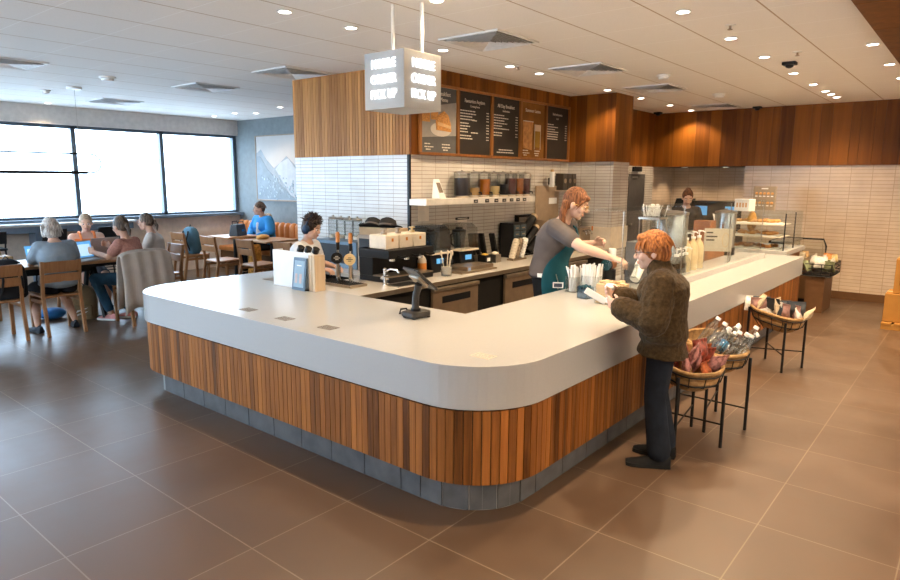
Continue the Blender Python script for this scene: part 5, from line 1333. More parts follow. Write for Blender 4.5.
for k, (y, x, lab) in enumerate(((5.85, -4.47, 'black handled scoop standing leftmost in the row of black handles'), (5.95, -4.47, 'black handled scoop, second in the row of black handles'), (6.06, -4.46, 'black handled scoop, third in the row of black handles'), (6.20, -4.40, 'black handled scoop nearest the white cup sleeves'))):
    e = empty('tall_scoop', (x, y, ZC), 0, lab, 'scoop', 'black handled scoops by the tiled wall')
    R_ = Matrix.Rotation(.16 + .05 * k, 4, 'X')
    MB().box(-.035, -.018, .09, .035, .018, .34, R_).build('scoop_handle', 'black', e, bev=.008)
    MB().cyl((0, 0, 0), .034, .11, 14).build('scoop_cup', 'steel', e, smooth=True)
# angled cup columns (white / steel)
for k, (y, mt, lab) in enumerate(((6.33, 'cream', 'leaning stack of cream lids by the scoops'), (6.42, 'bronze', 'leaning bronze cup stack in the middle of three leaning stacks'), (6.52, 'white', 'leaning stack with big rounded white top beside the black cup rack'))):
    e = empty('cup_stack', (-4.25 + .0 * k, y - .03, ZC), 0, lab, 'cups', 'leaning cup stacks')
    R_ = Matrix.Rotation(-.42, 4, 'X')
    MB().lathe([(.001, .0), (.036, .0), (.040, .22), (.034, .245), (.001, .25)], seg=16, M=R_, c=(0, 0, .02)).build('stacked_cups', mt, e, smooth=True)
    m = MB()
    for q in range(6): m.lathe([(.0375 + q * .0006, .02 + q * .034), (.043 + q * .0006, .026 + q * .034), (.0375 + q * .0006, .032 + q * .034)], seg=16, M=R_, c=(0, 0, .02), cap=False)
    m.build('cup_rims', mt, e, smooth=True)
    MB().box(-.045, -.035, 0, .045, .06, .02).build('stack_foot', 'bronze', e)
# black cup rack with drawers + diagonal lid tubes
e = empty('cup_rack', (-4.47, 6.64, ZC), 0, 'black rack of small drawers in front of the tiled wall', 'rack')
B(-.10, -.14, 0, .10, .14, .42).build('rack_body', 'black', e, bev=.003)
bw = plain('drawer_blue', (.06, .09, .11), .4)
for r in range(5):
    for c in (-1, 1):
        o = B(.101, c * .068 - .058, .03 + r * .076, .112, c * .068 + .058, .092 + r * .076).build('drawer', bw, e); B(.112, c * .068 - .03, .05 + r * .076, .114, c * .068 + .03, .065 + r * .076).build('drawer_tag', 'bronze', o)
for r, (y, z, lab) in enumerate(((6.98, .30, 'uppermost slanted black lid tube with cream end'), (7.03, .16, 'middle slanted black lid tube with cream end'), (7.08, .03, 'lowest slanted black lid tube with cream end'))):
    e = empty('lid_tube', (-4.46, y - .12, ZC + z), 0, lab, 'lid dispenser', 'slanted black lid tubes')
    R_ = Matrix.Rotation(-.95, 4, 'X')
    MB().cyl((0, 0, 0), .052, .27, 20, M=R_).build('tube_body', 'black', e, smooth=True)
    MB().cyl((0, 0, .27), .046, .045, 20, M=R_).build('lid_stack', plain('lid_cream%d' % r, (.60, .46, .30), .5), e, smooth=True)
e = empty('lid_tube_stand', (-4.56, 7.05, ZC), 0, 'black upright frame holding the slanted lid tubes', 'stand')
MB().box(-.03, -.2, 0, .02, -.17, .5).box(-.03, .17, 0, .02, .2, .5).box(-.03, -.17, .0, .15, .17, .02).box(-.03, -.17, .47, .02, .17, .5).build('stand_frame', 'blackm', e)
e = empty('wire_caddy', (-4.20, 7.0, ZC), 0, 'chrome wire caddy of small clear glasses beside the barista', 'caddy')
m = MB()
for z in (.01, .07, .12): m.tube([(-.07, -.13, z), (.07, -.13, z), (.07, .13, z), (-.07, .13, z)], .004, 6, close=True)
for x in (-.07, .07):
    for y in (-.13, -.04, .04, .13): m.tube([(x, y, 0), (x, y, .125)], .004, 6)
m.build('wire_frame', 'chrome', e)
for k, y in enumerate((6.92, 7.0, 7.08)):
    e = empty('small_glass', (-4.20, y, ZC + .014), 0, 'small clear glass in the wire caddy, %s' % ('nearest the lid tubes', 'the middle one', 'nearest the barista')[k], 'glass', 'glasses in the wire caddy')
    MB().lathe([(.001, 0), (.026, 0), (.032, .09), (.029, .09), (.024, .005), (.001, .005)], seg=14).build('glass_body', 'acrylic', e, smooth=True)
e = empty('wall_sink_unit', (-4.45, 7.62, ZC), 0, 'tan splash panel with small white notice, standing behind the barista', 'panel')
B(-.14, -.30, 0, -.12, .28, .86).build('panel_board', plain('taupe_panel', (.36, .27, .19), .5), e)
B(-.12, .02, .62, -.115, .22, .70).build('notice', 'white', e)
B(-.15, -.34, .02, .12, -.31, .42).build('side_panel', plain('clear_brown', (.30, .22, .15), .4), e)
# glass rinser / tea tower near barista head
e = empty('tea_brewer', (-4.32, 8.0, ZC), 0, 'steel brewing tower with glass tubes and taps behind the barista head', 'coffee machine')
B(-.20, -.16, 0, .12, .16, .30).build('brewer_base', 'bronze', e, bev=.005)
for y in (-.12, .12): MB().cyl((-.02, y, .30), .012, .22, 10).build('brewer_post', 'chrome', e, smooth=True)
B(-.14, -.16, .50, .10, .16, .53).build('brewer_top', 'steel', e, bev=.004)
for y in (-.08, .0, .08):
    t_ = MB().cyl((.0, y, .31), .030, .18, 16).build('glass_tube', 'acrylic', e, smooth=True)
    MB().tube([(.12, y, .26), (.18, y, .255), (.185, y, .21)], .012, 8).build('tap', 'chrome', e, smooth=True)
MB().cyl((.185, .08, .26), .012, .06, 10).build('tap_lever', plain('orange_lever', (.6, .2, .05), .4), e, smooth=True)
e = empty('wall_canisters', (-4.60, 8.02, 1.60), 0, 'small wall shelf rack of three dark round-badged canisters by the pillar', 'rack')
B(0, -.02 - .2, 0, .14, .22, .015).build('rack_shelf', 'cream', e)
for k, y in enumerate((-.13, 0, .13)):
    c_ = B(.01, y - .058, .016, .13, y + .058, .24).build('canister', plain('dark_olive', (.055, .045, .035), .4), e, bev=.008)
    MB().cyl((.13, y, .14), .032, .004, 18, axis='X').build('badge', 'bronze', c_)
e = empty('water_filter', (-4.56, 7.62, 1.66), 0, 'white upright filter cylinder on the tiled wall left of the dark canisters', 'filter')
MB().cyl((.04, 0, 0), .035, .20, 18).build('filter_body', 'white', e, smooth=True); MB().cyl((.04, 0, .20), .022, .03, 14).build('filter_cap', plain('filter_tan', (.5, .33, .15), .5), e, smooth=True); MB().box(0, -.03, .03, .03, .03, .12).build('filter_bracket', 'black', e)

# shelf with drink dispensers
e = empty('wall_shelf', (-4.605, 5.84, 1.485), 0, 'white shelf on the tiled wall carrying the drink dispensers', 'shelf')
B(0, -.92, 0, .24, 1.13, .065).build('shelf_board', plain('shelf_white', (.78, .74, .68), .3), e, bev=.004)
for k in range(7):
    y = (5.74, 5.95, 6.13, 6.29, 6.44, 6.58, 6.72)[k] - 5.84
    t_ = B(.2402, y - .035, .012, .245, y + .035, .048).build('name_tag', 'black', e)
    m = MB(); m.box(.245, y - .02, .026, .2455, y + .02, .034); m.build('tag_print', 'chalk', t_)
fills = [('near black', (.02, .012, .02), .8), ('pale amber', (.50, .30, .12), .35), ('bright amber', (.48, .16, .02), .75), ('pale yellow', (.62, .46, .22), .42), ('black', (.015, .015, .02), .5), ('dark red brown', (.10, .025, .02), .8), ('deep amber', (.32, .10, .02), .8), ('dark brown', (.07, .02, .02), .8)]
jy = [5.64, 5.85, 6.05, 6.24, 6.42, 6.59, 6.75, 6.90]
for k, ((fn_, c, lv), y) in enumerate(zip(fills, jy)):
    r = .092 if k == 0 else .076
    d = empty('drink_dispenser', (-4.48, y, 1.552), 0, 'clear drink dispenser with %s drink, %s on the wall shelf' % (fn_, ('first from left', 'second', 'third', 'fourth', 'fifth', 'sixth', 'seventh', 'last at right')[k]), 'drink dispenser', 'drink dispensers on the shelf')
    MB().cyl((0, 0, 0), r * .8, .02, 20).build('dispenser_base', 'cream', d, smooth=True)
    MB().lathe([(.001, .02), (r, .022), (r, .27), (r - .004, .27), (r - .004, .026), (.001, .025)], seg=24).build('dispenser_glass', 'acrylic', d, smooth=True)
    MB().cyl((0, 0, .027), r - .008, .235 * lv, 24).build('drink', plain('drink_%d' % k, c, .15), d, smooth=True)
    MB().lathe([(r + .002, .268), (r + .003, .28), (r * .5, .288), (.012, .288), (.012, .30), (.001, .302)], seg=20).build('dispenser_lid', 'steel', d, smooth=True)
    MB().tube([(r, 0, .055), (r + .035, 0, .055), (r + .037, 0, .03)], .009, 8).build('tap', 'black', d, smooth=True)
e = empty('card_holder', (-4.50, 5.26, 1.552), D(15), 'white folded card holder at the left end of the wall shelf', 'card holder')
MB().hexa([V(p) for p in ((-.04, -.07, 0), (.06, -.07, 0), (.06, .07, 0), (-.04, .07, 0), (-.03, -.06, .20), (-.02, -.06, .20), (-.02, .06, .20), (-.03, .06, .20))]).build('holder', 'white', e)
MB().hexa([V(p) for p in ((.035, -.05, .06), (.04, -.05, .06), (.04, .05, .06), (.035, .05, .06), (-.008, -.045, .165), (-.003, -.045, .165), (-.003, .045, .165), (-.008, .045, .165))]).build('holder_picture', plain('card_pic', (.20, .16, .13), .6, var=.6, scale=60), e)
for y, z, lab in ((5.08, 1.50, 'small dark label strip on a pale tile patch beside the black corner trim'), (5.74, 1.30, 'small dark label strip on a pale tile patch under the wall shelf')):
    e = empty('wall_notice', (-4.603, y + .06, z), 0, lab, 'notice')
    B(0, -.085, -.19, .004, .085, 0).build('notice_panel', plain('pale_notice', (.72, .66, .58), .5), e)
    b_ = B(0, -.12, 0, .008, .12, .028).build('notice_strip', 'black', e); B(.008, -.09, .01, .009, .09, .018).build('strip_print', 'chalk', b_)

# ================================================================ glass guard and what stands behind it
gg = empty('glass_guard', (-2.1, 6.6, ZB), 0, 'long clear glass guard standing on a white ledge along the customer side of the bar', 'screen')
y0, y1 = 4.62 - 6.6, 8.62 - 6.6
B(-.03, 5.35 - 6.6, 0, .05, y1, .055).build('guard_ledge', 'slab', gg, bev=.003)
for a, b in ((y0, 5.9 - 6.6), (5.91 - 6.6, 7.3 - 6.6), (7.31 - 6.6, y1)): B(-.004, a, .056 if a > -.8 else .002, .004, b, .70).build('glass_pane', 'glass', gg)
for a, b in ((y0, 5.9 - 6.6), (5.91 - 6.6, 7.3 - 6.6), (7.31 - 6.6, y1)): B(-.30, a, .70, .004, b, .708).build('glass_top', 'glass', gg)
for y in (y0 + .01, 5.905 - 6.6, 7.305 - 6.6, y1 - .01): MB().cyl((-.01, y, .0), .005, .70, 8).build('guard_post', 'steel', gg, smooth=True)
# grey bin with white tubes
slate = plain('slate_panel', (.12, .135, .16), .5)
e = empty('lid_organiser', (-2.42, 5.72, ZB), 0, 'slate grey organiser with slanted white and black cup tubes behind the glass', 'organiser')
MB().box(-.10, -.12, 0, .05, .24, .38).build('organiser_body', slate, e, bev=.006)
R_ = Matrix.Rotation(-.85, 4, 'X')
for k, (y, z, mt) in enumerate(((-.16, .16, 'white'), (-.24, .06, 'white'), (-.06, .28, 'bronze'))):
    MB().cyl((0, 0, 0), .042, .26, 18, M=Matrix.Translation((.06, y - .02, z)) @ R_).build('cup_tube', mt, e, smooth=True)
    MB().cyl((0, 0, .20), .047, .09, 18, M=Matrix.Translation((.06, y - .02, z)) @ R_).build('tube_sleeve', 'black', e, smooth=True)
e = empty('portioning_machine', (-2.62, 5.50, ZB), 0, 'small copper and chrome gadget standing behind the customer and barista hands', 'machine')
MB().cyl((0, 0, 0), .055, .12, 18).build('gadget_base', 'blackm', e, smooth=True); MB().cyl((0, -.05, .17), .05, .09, 18, axis='Y').build('gadget_drum', plain('copper', (.52, .22, .09), .3, metal=.7), e, smooth=True); MB().cyl((0, -.08, .17), .052, .03, 18, axis='Y').build('gadget_rim', 'chrome', e, smooth=True); MB().cyl((.0, .04, .22), .035, .09, 14).build('gadget_cup', 'white', e, smooth=True)
def drum(loc, r, h, lab):
    e = empty('steel_urn', loc, 0, lab, 'urn')
    MB().lathe([(.001, 0), (r, 0), (r, h), (r * .98, h + .01), (.001, h + .015)], seg=32).build('urn_body', plain('urn_steel', (.45, .50, .52), .18, metal=.9, var=.15, scale=6), e, smooth=True)
    MB().lathe([(r * 1.02, h - .01), (r * 1.03, h + .012), (r * .5, h + .03), (.02, h + .032), (.02, h + .05), (.001, h + .05)], seg=32).build('urn_lid', 'steel', e, smooth=True)
    MB().cyl((0, 0, 0), r * 1.04, .10, 32).build('urn_foot', 'black', e, smooth=True)
drum((-2.52, 6.62, ZB), .19, .60, 'large blue steel drum behind the glass, just right of the organiser')
drum((-2.56, 8.65, ZB), .13, .54, 'dark steel urn behind the glass near its far end')
e = bunch('utensil_basket', (-2.52, 6.22, ZB + .58), 'clear bin of white wrapped straws up on the rack behind the customer head', 'straw holder', 30, .12, .006, .02, strw, boxdim=(.10, .08, .10))
e = empty('bin_rack', (-2.52, 6.20, ZB), 0, 'slim steel rack lifting the clear bin of straws behind the glass', 'rack')
MB().box(-.11, -.10, .56, .11, .10, .578).build('rack_top', 'steel', e)
for x in (-.10, .10):
    for y in (-.09, .09): MB().cyl((x, y, 0), .007, .56, 8).build('rack_leg', 'steel', e, smooth=True)
milk = plain('amber_milk', (.58, .46, .28), .3)
for k, (x, y, h, lab) in enumerate(((-2.36, 6.72, .33, 'pump bottle with white top, leftmost in the taller row behind the glass'), (-2.36, 6.92, .33, 'pump bottle with white top, middle of the taller row behind the glass'), (-2.36, 7.10, .33, 'pump bottle with white top, rightmost in the taller row behind the glass'),
                                    (-2.22, 6.08, .22, 'short pump bottle nearest the customer, first behind the glass'), (-2.22, 6.20, .22, 'short pump bottle, second behind the glass by the customer'), (-2.22, 6.32, .22, 'short pump bottle, third behind the glass by the customer'))):
    pump_bottle('pump_bottle', (x, y, ZB), lab, milk if k < 3 else 'acrylic', h, .055, group='pump bottles behind the glass guard')
e = empty('counter_notice', (-2.32, 7.62, ZB), D(-62), 'large white sign card standing behind the glass guard by the pump bottles', 'sign')
B(-.006, -.15, .14, .002, .15, .40).build('notice_card', plain('warm_card', (.52, .48, .40), .5), e)
B(-.012, -.15, 0, -.006, -.135, .40).build('card_post', 'steel', e); B(-.012, .135, 0, -.006, .15, .40).build('card_post', 'steel', e)
m = MB()
for z, l in ((.355, .07), (.31, .12), (.27, .09)): m.box(.002, -.13, z - .01, .0035, -.13 + l, z + .006)
m.build('notice_print', 'board', e)
m = MB(); m.tube([(.003, .08 + .035 * math.cos(a), .27 + .08 * math.sin(a)) for a in [k * PI / 8 for k in range(16)]], .003, 6, close=True); m.build('notice_outline', 'kraft', e)
copperm = plain('copper_panel', (.26, .085, .014), .35, var=.25, scale=5)
e = empty('prep_cabinet', (-2.62, 7.75, ZB), 0, 'low orange brown timber cabinet behind the glass guard', 'cabinet')
B(-.10, -.55, 0, .12, .75, .22).build('cabinet_body', copperm, e, bev=.005); B(-.10, .2, .22, .10, .40, .46).build('cabinet_post', copperm, e)
e = empty('bread_bag', (-2.45, 9.45, ZB + .25), 0, 'orange bag of bread behind the far end of the glass', 'food')
MB().ell((0, 0, .14), (.06, .09, .14)).build('bag_body', orc, e, smooth=True)
# pastry case
px, py = -2.32, 9.62
pcs = empty('pastry_case', (px, py, 0), 0, 'glass pastry case on a timber base past the end of the bar', 'display case')
hx, hy = .36, .50
B(-hx, -hy + .02, 0, hx, hy, .80).build('case_base', 'panel', pcs)
B(-hx - .02, -hy + .02, .80, hx + .04, hy + .12, .86).build('case_top', 'slab', pcs, bev=.004)
m = MB(); m.box(hx - .006, -hy + .05, .86, hx, hy, 1.34).box(-hx, hy - .006, .86, hx - .007, hy, 1.34).box(-hx, -hy + .05, .86, hx - .007, -hy + .056, 1.34); m.build('glass_sides', 'glass', pcs)
B(-hx, -hy + .05, 1.341, hx, hy, 1.35).build('glass_top', 'glass', pcs)
for x, y in ((hx - .01, -hy + .05), (hx - .01, .1)): MB().box(x - .008, y - .006, .86, x + .006, y + .006, 1.34).build('case_post', 'blackm', pcs)
for z in (1.02, 1.18): B(-hx + .02, -hy + .08, z, hx - .06, .1, z + .012).build('case_shelf', 'cream', pcs)
pastm = plain('pastry', (.58, .30, .11), .6, var=.3, scale=25, bmp=.3); pastd = plain('pastry_dark', (.36, .16, .05), .6, var=.2)
names = ['top shelf', 'middle shelf', 'case floor']
for lv, z in enumerate((1.193, 1.033, .861)):
    tr = B(-.26, -.17, 0, .26, .17, .012).build('pastry_tray', 'white', None); tr.location = (px - .03, py - .20, z); tag(tr, 'white tray of pastries on the %s of the glass case' % names[lv], 'tray')
    p0 = None
    for i in range(4):
        for j in range(2):
            lab = 'golden pastry on the %s of the glass case' % names[lv]
            pos = (px - .24 + i * .13, py - .28 + j * .15, z + .013)
            if p0 is None:
                m = MB(); pts_ = [(.05 * math.cos(a), .05 * math.sin(a), .022) for a in [D(q) for q in range(-20, 201, 20)]]
                m.tube(pts_, [.010 + .014 * math.sin(PI * k / 11) for k in range(12)], 10); p0 = m.build('pastry', pastm if lv != 2 else pastd, None, smooth=True)
                tag(p0, lab, 'pastry', 'pastries on the %s of the glass case' % names[lv]); p0.location = pos; p0.rotation_euler.z = random.uniform(0, 6)
            else: copy_tree(p0, pos, random.uniform(0, 6))
# standing price board and box above the case
e = empty('pastry_price_board', (-2.42, 9.88, 1.351), D(-20), 'taupe board with two rows of pictured pastries standing on the glass case', 'sign')
B(-.17, -.01, 0, .17, .01, .33).build('board_panel', plain('board_taupe', (.30, .24, .18), .5), e)
m = MB()
for r in (0, 1):
    for k in range(5): m.ell((-.12 + k * .06, -.012, .10 + r * .13), (.024, .006, .018), seg=10, rg=6)
m.build('board_pictures', pastm, e)
m = MB()
for r in (0, 1):
    for k in range(5): m.box(-.14 + k * .06, -.013, .055 + r * .13, -.105 + k * .06, -.010, .068 + r * .13)
m.box(-.05, -.013, .29, .05, -.010, .305); m.build('board_print', 'white', e)
e = empty('white_carton', (-2.55, 9.42, 1.351), D(-20), 'small white carton standing on the glass case left of the price board', 'box')
B(-.11, -.07, 0, .11, .07, .16).build('carton', 'white', e, bev=.003); m = MB()
for k in range(4): m.box(-.08 + k * .045, -.072, .05, -.055 + k * .045, -.070, .11)
m.build('carton_print', plain('carton_ink', (.6, .3, .12), .5), e)
# grab-and-go cooler past the case
gx, gy = -2.0, 10.62
gc = empty('sandwich_cooler', (gx, gy, 0), 0, 'low open cooler of sandwiches with black framed glass side near the far wall', 'fridge')
B(-.40, -.40, .10, .22, .36, .62).build('cooler_base', 'base', gc, bev=.005)
B(-.40, -.36, .02, .16, .34, .10).build('cooler_plinth', 'black', gc)
m = MB()
m.prism([(-.40, .62), (.22, .62), (.22, .80), (.18, .90), (-.40, .90)], 0, .012, frame_M((0, .36, 0), (1, 0, 0), (0, 0, 1))); m.build('side_panel', 'glass', gc)
m = MB(); q = [(-.40, .36, .63), (.22, .36, .63), (.22, .36, .80), (.18, .36, .90), (-.40, .36, .90)]; m.tube(q, .014, 6, close=True); m.build('side_frame', 'blackm', gc)
B(-.40, -.40, .62, -.37, .36, .90).build('cooler_back', 'blackm', gc); B(-.37, -.38, .88, -.10, .34, .90).build('cooler_canopy', 'steel', gc)
B(-.36, -.36, .63, .16, .32, .65).build('cooler_deck', 'steel', gc)
for i in range(6):
    o = MB().prism([(0, 0), (.11, 0), (0, .09)], -.04, .04, frame_M((0, 0, 0), (0, 1, 0), (0, 0, 1))).build('sandwich_pack', plain('sandwich_%d' % i, random.choice([(.62, .40, .20), (.60, .52, .38), (.50, .24, .08)]), .5, var=.3, scale=30), None)
    o.location = (gx - .22 + (i % 3) * .12, gy - .22 + (i // 3) * .22, .655); tag(o, 'wrapped sandwich wedge lying in the low open cooler', 'sandwich', 'sandwiches in the cooler')

# ================================================================ basket stands with drinks and snacks
def basket_stand(name, loc, rz, lab, s=1., h=.56, rx=.245, ry=.185, slant=.0, lining=True):
    e = empty(name, loc, rz, lab, 'basket stand')
    for sx in (-1, 1):
        for sy in (-1, 1): MB().tube([(sx * rx * .80, sy * ry * .80, 0), (sx * rx * .80, sy * ry * .80, h + sx * slant)], .011, 8).build('leg', 'blackm', e, smooth=True)
    m = MB(); a, b = rx * .8, ry * .8
    m.tube([(-a, -b, .16), (a, b, .16)], .006, 6).tube([(-a, b, .165), (a, -b, .165)], .006, 6); m.build('cross_brace', 'blackm', e)
    E2 = lambda k, z, n=28: [(rx * k * math.copysign(abs(math.cos(t)) ** .8, math.cos(t)), ry * k * math.copysign(abs(math.sin(t)) ** .8, math.sin(t)), z + slant * k * math.cos(t)) for t in [2 * PI * q / n for q in range(n)]]
    m = MB()
    for k, z in ((1.01, h), (.90, h - .07)): m.tube(E2(k, z), .005, 6, close=True)
    for q in range(0, 28, 2):
        t = 2 * PI * q / 28; c, s_ = math.copysign(abs(math.cos(t)) ** .8, math.cos(t)), math.copysign(abs(math.sin(t)) ** .8, math.sin(t))
        m.tube([(rx * c * 1.01, ry * s_ * 1.01, h + slant * c), (rx * c * .92, ry * s_ * .92, h - .07 + slant * c), (rx * c * .62, ry * s_ * .62, h - .145)], .0035, 5)
    m.build('wire_cradle', 'blackm', e)
    bk = empty('woven_basket', (loc[0], loc[1], loc[2]), rz, lab.replace('black wire stand', 'woven oval basket resting in the wire stand'), 'basket')
    m = MB(); R_ = []
    for k, z in ((.55, h - .135), (.60, h - .135), (.86, h - .075), (.955, h + .005), (.985, h + .012), (.985, h + .024), (.93, h + .024), (.90, h - .06), (.60, h - .12), (.02, h - .122)):
        R_.append([V(p) for p in E2(k, z)])
    m.rings(R_); m.build('basket_weave', 'wicker', bk, smooth=True)
    m = MB(); m.tube(E2(.965, h + .022), .013, 8, close=True); m.build('basket_rim', 'wicker', bk, smooth=True)
    return e, bk
PLH = .56
s1, k1 = basket_stand('wire_stand', (-1.44, 4.28, 0), D(-42), 'black wire stand nearest the customer, for the snack packs', rx=.235, ry=.205, h=.545, slant=-.05)
s2, k2 = basket_stand('wire_stand', (-1.40, 4.72, 0), D(-42), 'black wire stand second from the customer, for the water bottles', rx=.235, ry=.195, h=.575, slant=-.045)
s3, k3 = basket_stand('wire_stand', (-1.42, 6.62, 0), D(-20), 'black wire stand further along the bar, for mixed snacks', rx=.235, ry=.20, h=.515, slant=-.045)
bagm = [plain('snack_orange', (.30, .075, .02), .3, var=.9, scale=34), plain('snack_red', (.20, .035, .02), .3, var=.9, scale=34), plain('snack_pink', (.34, .16, .15), .25, var=.8, scale=30)]
def snack(name, c, r, rz, tilt, mat, lab, cat='snack pack', group=None):
    e = empty(name, c, rz, lab, cat, group); e.rotation_euler.x = tilt
    m = MB(); R_ = []
    for z, k, d in ((0, 1., .2), (.012, 1., .35), (.05, .95, 1.), (.09, .96, .8), (.118, 1., .3), (.13, 1.02, .12)):
        R_.append([V((r * k * math.cos(a), r * .45 * d * math.sin(a) + .001, z)) for a in [2 * PI * q / 16 for q in range(16)]])
    m.rings(R_); m.build('bag_body', mat, e, smooth=True)
    m = MB(); m.box(-r, -.0015, .128, r, .0015, .15); m.build('bag_seal', mat, e); return e
pos = [(-.10, -.06), (.0, -.09), (.10, -.05), (-.14, .03), (-.05, .02), (.05, .01), (.14, .04), (-.02, .09), (.08, .10), (-.10, .11), (0, -.03), (.08, -.02), (-.07, -.02), (.03, .06)]
Rk = Matrix.Rotation(D(-42), 4, 'Z')
for i, (x, y) in enumerate(pos):
    x *= 1.1; y *= 1.25
    p = Rk @ V((x, y, 0)) + V((-1.44, 4.28, (.47 if i < 10 else .54) + .02 * (i % 3) - .05 * x / .235))
    snack('snack_pack', p, .074, random.uniform(0, 3), random.uniform(-.5, .5), bagm[i % 3], 'shiny orange and pink snack pack heaped in the basket nearest the customer', group='snack packs in the nearest basket')
e = empty('snack_tub', (-1.56, 4.17, .55), D(20), 'round dark tub with pale lid lying in the nearest basket by the customer', 'tub'); e.rotation_euler = (.9, .2, .4)
MB().cyl((0, 0, 0), .052, .06, 22).build('tub_body', plain('navy_tub', (.02, .025, .06), .3), e, smooth=True); MB().cyl((0, 0, .06), .050, .006, 22).build('tub_lid', plain('lilac_lid', (.55, .52, .62), .4), e, smooth=True)
def bottle(c, rz, tilt, lab, group, blue=False):
    e = empty('water_bottle', c, rz, lab, 'bottle', group); e.rotation_euler.x = tilt
    MB().lathe([(.001, 0), (.028, 0), (.031, .01), (.031, .09), (.027, .10), (.031, .11), (.030, .13), (.013, .165), (.013, .178)], seg=16).build('bottle_body', plainwater, e, smooth=True)
    MB().cyl((0, 0, .176), .0145, .018, 14).build('bottle_cap', 'white', e, smooth=True)
    if blue: MB().cyl((0, 0, .05), .0318, .05, 16).build('bottle_label', lblb, e, smooth=True)
    e.scale = (1.25,) * 3
plainwater = glass('bottle_plastic', (.80, .83, .85), 1.6, .15); lblb = plain('blue_label', (.03, .22, .45), .4)
Rk2 = Matrix.Rotation(D(-42), 4, 'Z')
bpos = [(-.17, -.04), (-.10, .05), (-.09, -.08), (-.02, 0.0), (.0, .10), (.04, -.08), (.10, .04), (.16, -.03), (.13, .11), (.20, .05), (-.18, .06), (.10, -.10)]
for i, (x, y) in enumerate(bpos):
    x *= .85
    p = Rk2 @ V((x, y, 0)) + V((-1.40, 4.72, .51 + .02 * (i % 3) - .045 * x / .235))
    bottle(p, random.uniform(-.6, .6) + D(-60), -(1.0 if i in (0, 1, 3, 4, 10) else .55), 'clear water bottle with blue label in the second basket' if i == 3 else 'clear water bottle with white cap in the second basket', 'water bottles in the second basket' if i != 3 else 'blue labelled bottle', i == 3)
mix = [plain('pack_white', (.60, .57, .54), .4, var=.4, scale=30), plain('pack_black', (.03, .035, .045), .35), plain('pack_rose', (.35, .20, .18), .4, var=.4, scale=20), plain('pack_cream', (.58, .48, .34), .4, var=.4, scale=25)]
Rk3 = Matrix.Rotation(D(-20), 4, 'Z'); labs3 = ('white', 'black', 'rose', 'cream')
for i in range(14):
    x = -.20 + .40 * ((i * 5) % 14) / 13; y = (-.09, .0, .09)[i % 3]
    p = Rk3 @ V((x, y, 0)) + V((-1.42, 6.62, .475 + .04 * (i % 2) - .045 * x / .235))
    snack('snack_pack', p, .075, random.uniform(0, 3), random.uniform(-.7, .7), mix[i % 4], '%s snack pack heaped in the basket further along the bar' % labs3[i % 4], group='%s snack packs in the far stand' % labs3[i % 4])
# wire basket of crisps hung before the cooler
cb = empty('wire_basket', (-1.66, 10.05, .50), 0, 'black wire basket hung at the bar end before the cooler, full of bags', 'basket')
m = MB(); w, l, h = .17, .34, .16
for z in (0, .05, .10, h): m.tube([(-w, -l, z), (w, -l, z), (w, l, z), (-w, l, z)], .006, 6, close=True)
for k in range(9):
    y = -l + k * l / 4; m.tube([(w, y, h), (w, y, 0), (-w, y, 0), (-w, y, h)], .005, 5)
for k in range(4):
    x = -w + k * w * 2 / 3; m.tube([(x, -l, h), (x, -l, 0), (x, l, 0), (x, l, h)], .005, 5)
m.build('wire_mesh', 'blackm', cb)
B(-w + .01, -l + .01, .005, w - .01, l - .01, .02).build('basket_floor', 'blackm', cb)
B(-.12, -.3, -.5, .10, .3, -.006).build('basket_cabinet', 'base', cb)
cr = [plain('crisp_green', (.20, .22, .12), .4, var=.4, scale=20), plain('crisp_white', (.62, .60, .55), .4, var=.3, scale=25), plain('crisp_orange', (.62, .26, .08), .4, var=.4, scale=20), plain('crisp_yellow', (.58, .44, .20), .4, var=.3, scale=22)]
nm = ('green', 'white', 'orange', 'yellow')
for i in range(14):
    x = (-.09, .03, .12)[i % 3]; y = -.28 + .56 * i / 13; c_ = i % 2 if i < 8 else (1 + i % 3)
    snack('crisp_bag', (-1.66 + x, 10.05 + y, .56 + .05 * (i % 2)), .085, random.uniform(0, 3), random.uniform(-.5, .5), cr[c_], '%s crisp bag in the black wire basket before the cooler' % nm[c_], 'crisps', '%s crisp bags in the wire basket' % nm[c_])

# ================================================================ kitchen alcove
e = empty('kitchen_counter', (-3.85, 11.80, 0), 0, 'dark counter along the back of the tiled alcove', 'counter')
B(-.70, -.26, 0, .74, .28, .90).build('counter_body', 'dark', e); B(-.72, -.28, .90, .76, .29, .94).build('worktop', 'blackm', e)
ov = empty('oven', (-3.68, 11.84, .942), 0, 'long black ovens with two small lit blue displays in the alcove', 'oven')
B(-.45, -.22, 0, .58, .22, .46).build('oven_body', 'black', ov, bev=.01)
for x in (-.28, .22): B(x, -.232, .22, x + .20, -.221, .38).build('display', MT['scrblue'], ov)
for x in (-.44, .08): B(x, -.226, .02, x + .48, -.221, .18).build('oven_door', 'blackm', ov)
e = empty('coffee_grinder', (-4.20, 11.70, .942), 0, 'black bulky machine with row of white cups in the left alcove corner', 'machine')
B(-.22, -.15, .0, .20, .15, .30).build('machine_body', 'black', e, bev=.01)
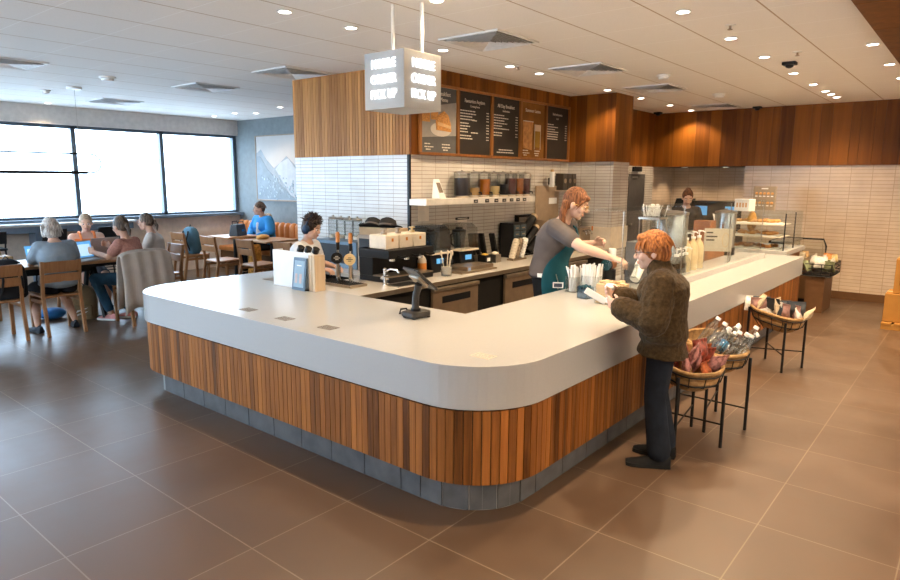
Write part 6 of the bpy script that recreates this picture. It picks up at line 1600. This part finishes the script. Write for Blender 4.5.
MB().hexa([V(p) for p in ((-.16, -.12, .30), (.14, -.12, .30), (.14, .12, .30), (-.16, .12, .30), (-.12, -.06, .50), (.16, -.06, .50), (.16, .12, .50), (-.12, .12, .50))]).build('machine_hood', 'black', e)
for k in range(5): MB().cyl((-.17 + k * .085, -.165, .16), .030, .08, 12).build('white_cup', 'white', e, smooth=True)
e = empty('side_cabinet', (-3.05, 9.98, 0), 0, 'dark prep cabinet in front of the staff member at the back', 'cabinet')
B(-.62, -.25, 0, .30, .20, .98).build('cabinet_body', 'dark', e); B(-.64, -.27, .98, .32, .22, 1.01).build('cabinet_top', 'steel', e)
e = empty('holder_rack', (-2.98, 9.95, 1.011), D(10), 'metal holder of tilted tickets and pens before the oven displays', 'holder')
MB().box(-.10, -.05, 0, .10, .05, .10).build('holder_box', 'steel', e); MB().hexa([V(p) for p in ((-.10, -.04, .10), (.08, -.04, .10), (.08, .04, .10), (-.10, .04, .10), (-.15, .0, .26), (-.02, .0, .22), (-.02, .03, .22), (-.15, .03, .26))]).build('tickets', 'white', e); MB().tube([(0, 0, .1), (.02, 0, .32)], .006, 6).build('pen', plain('pen_yellow', (.6, .4, .05), .4), e)
e = empty('exit_label', (BX1 + .046, 10.42, 1.90), 0, 'small black box light above the grey door', 'light')
B(-.01, -.13, 0, .05, .13, .08).build('light_case', 'black', e)
# ================================================================ daylight
wd = bpy.data.worlds.new('daylight'); SC.world = wd; wd.use_nodes = True
nt = wd.node_tree; bg = nt.nodes['Background']
tc = N(nt, 'ShaderNodeTexCoord'); sp = N(nt, 'ShaderNodeSeparateXYZ'); L(nt, tc.outputs['Generated'], sp.inputs[0])
L(nt, ramp(nt, math_n(nt, 'MULTIPLY_ADD', sp.outputs['Z'], .5), [(0, (.50, .60, .70)), (.5, (.63, .81, 1.)), (1., (.55, .77, 1.))]), bg.inputs[0])
[n for n in nt.nodes if n.type == 'MATH'][0].inputs[2].default_value = .5
bg.inputs[1].default_value = 7.0
SC.view_settings.view_transform = 'Standard'; SC.view_settings.look = 'None'; SC.view_settings.gamma = 1
SC.view_settings.use_curve_mapping = False
SC.view_settings.exposure = 1.2
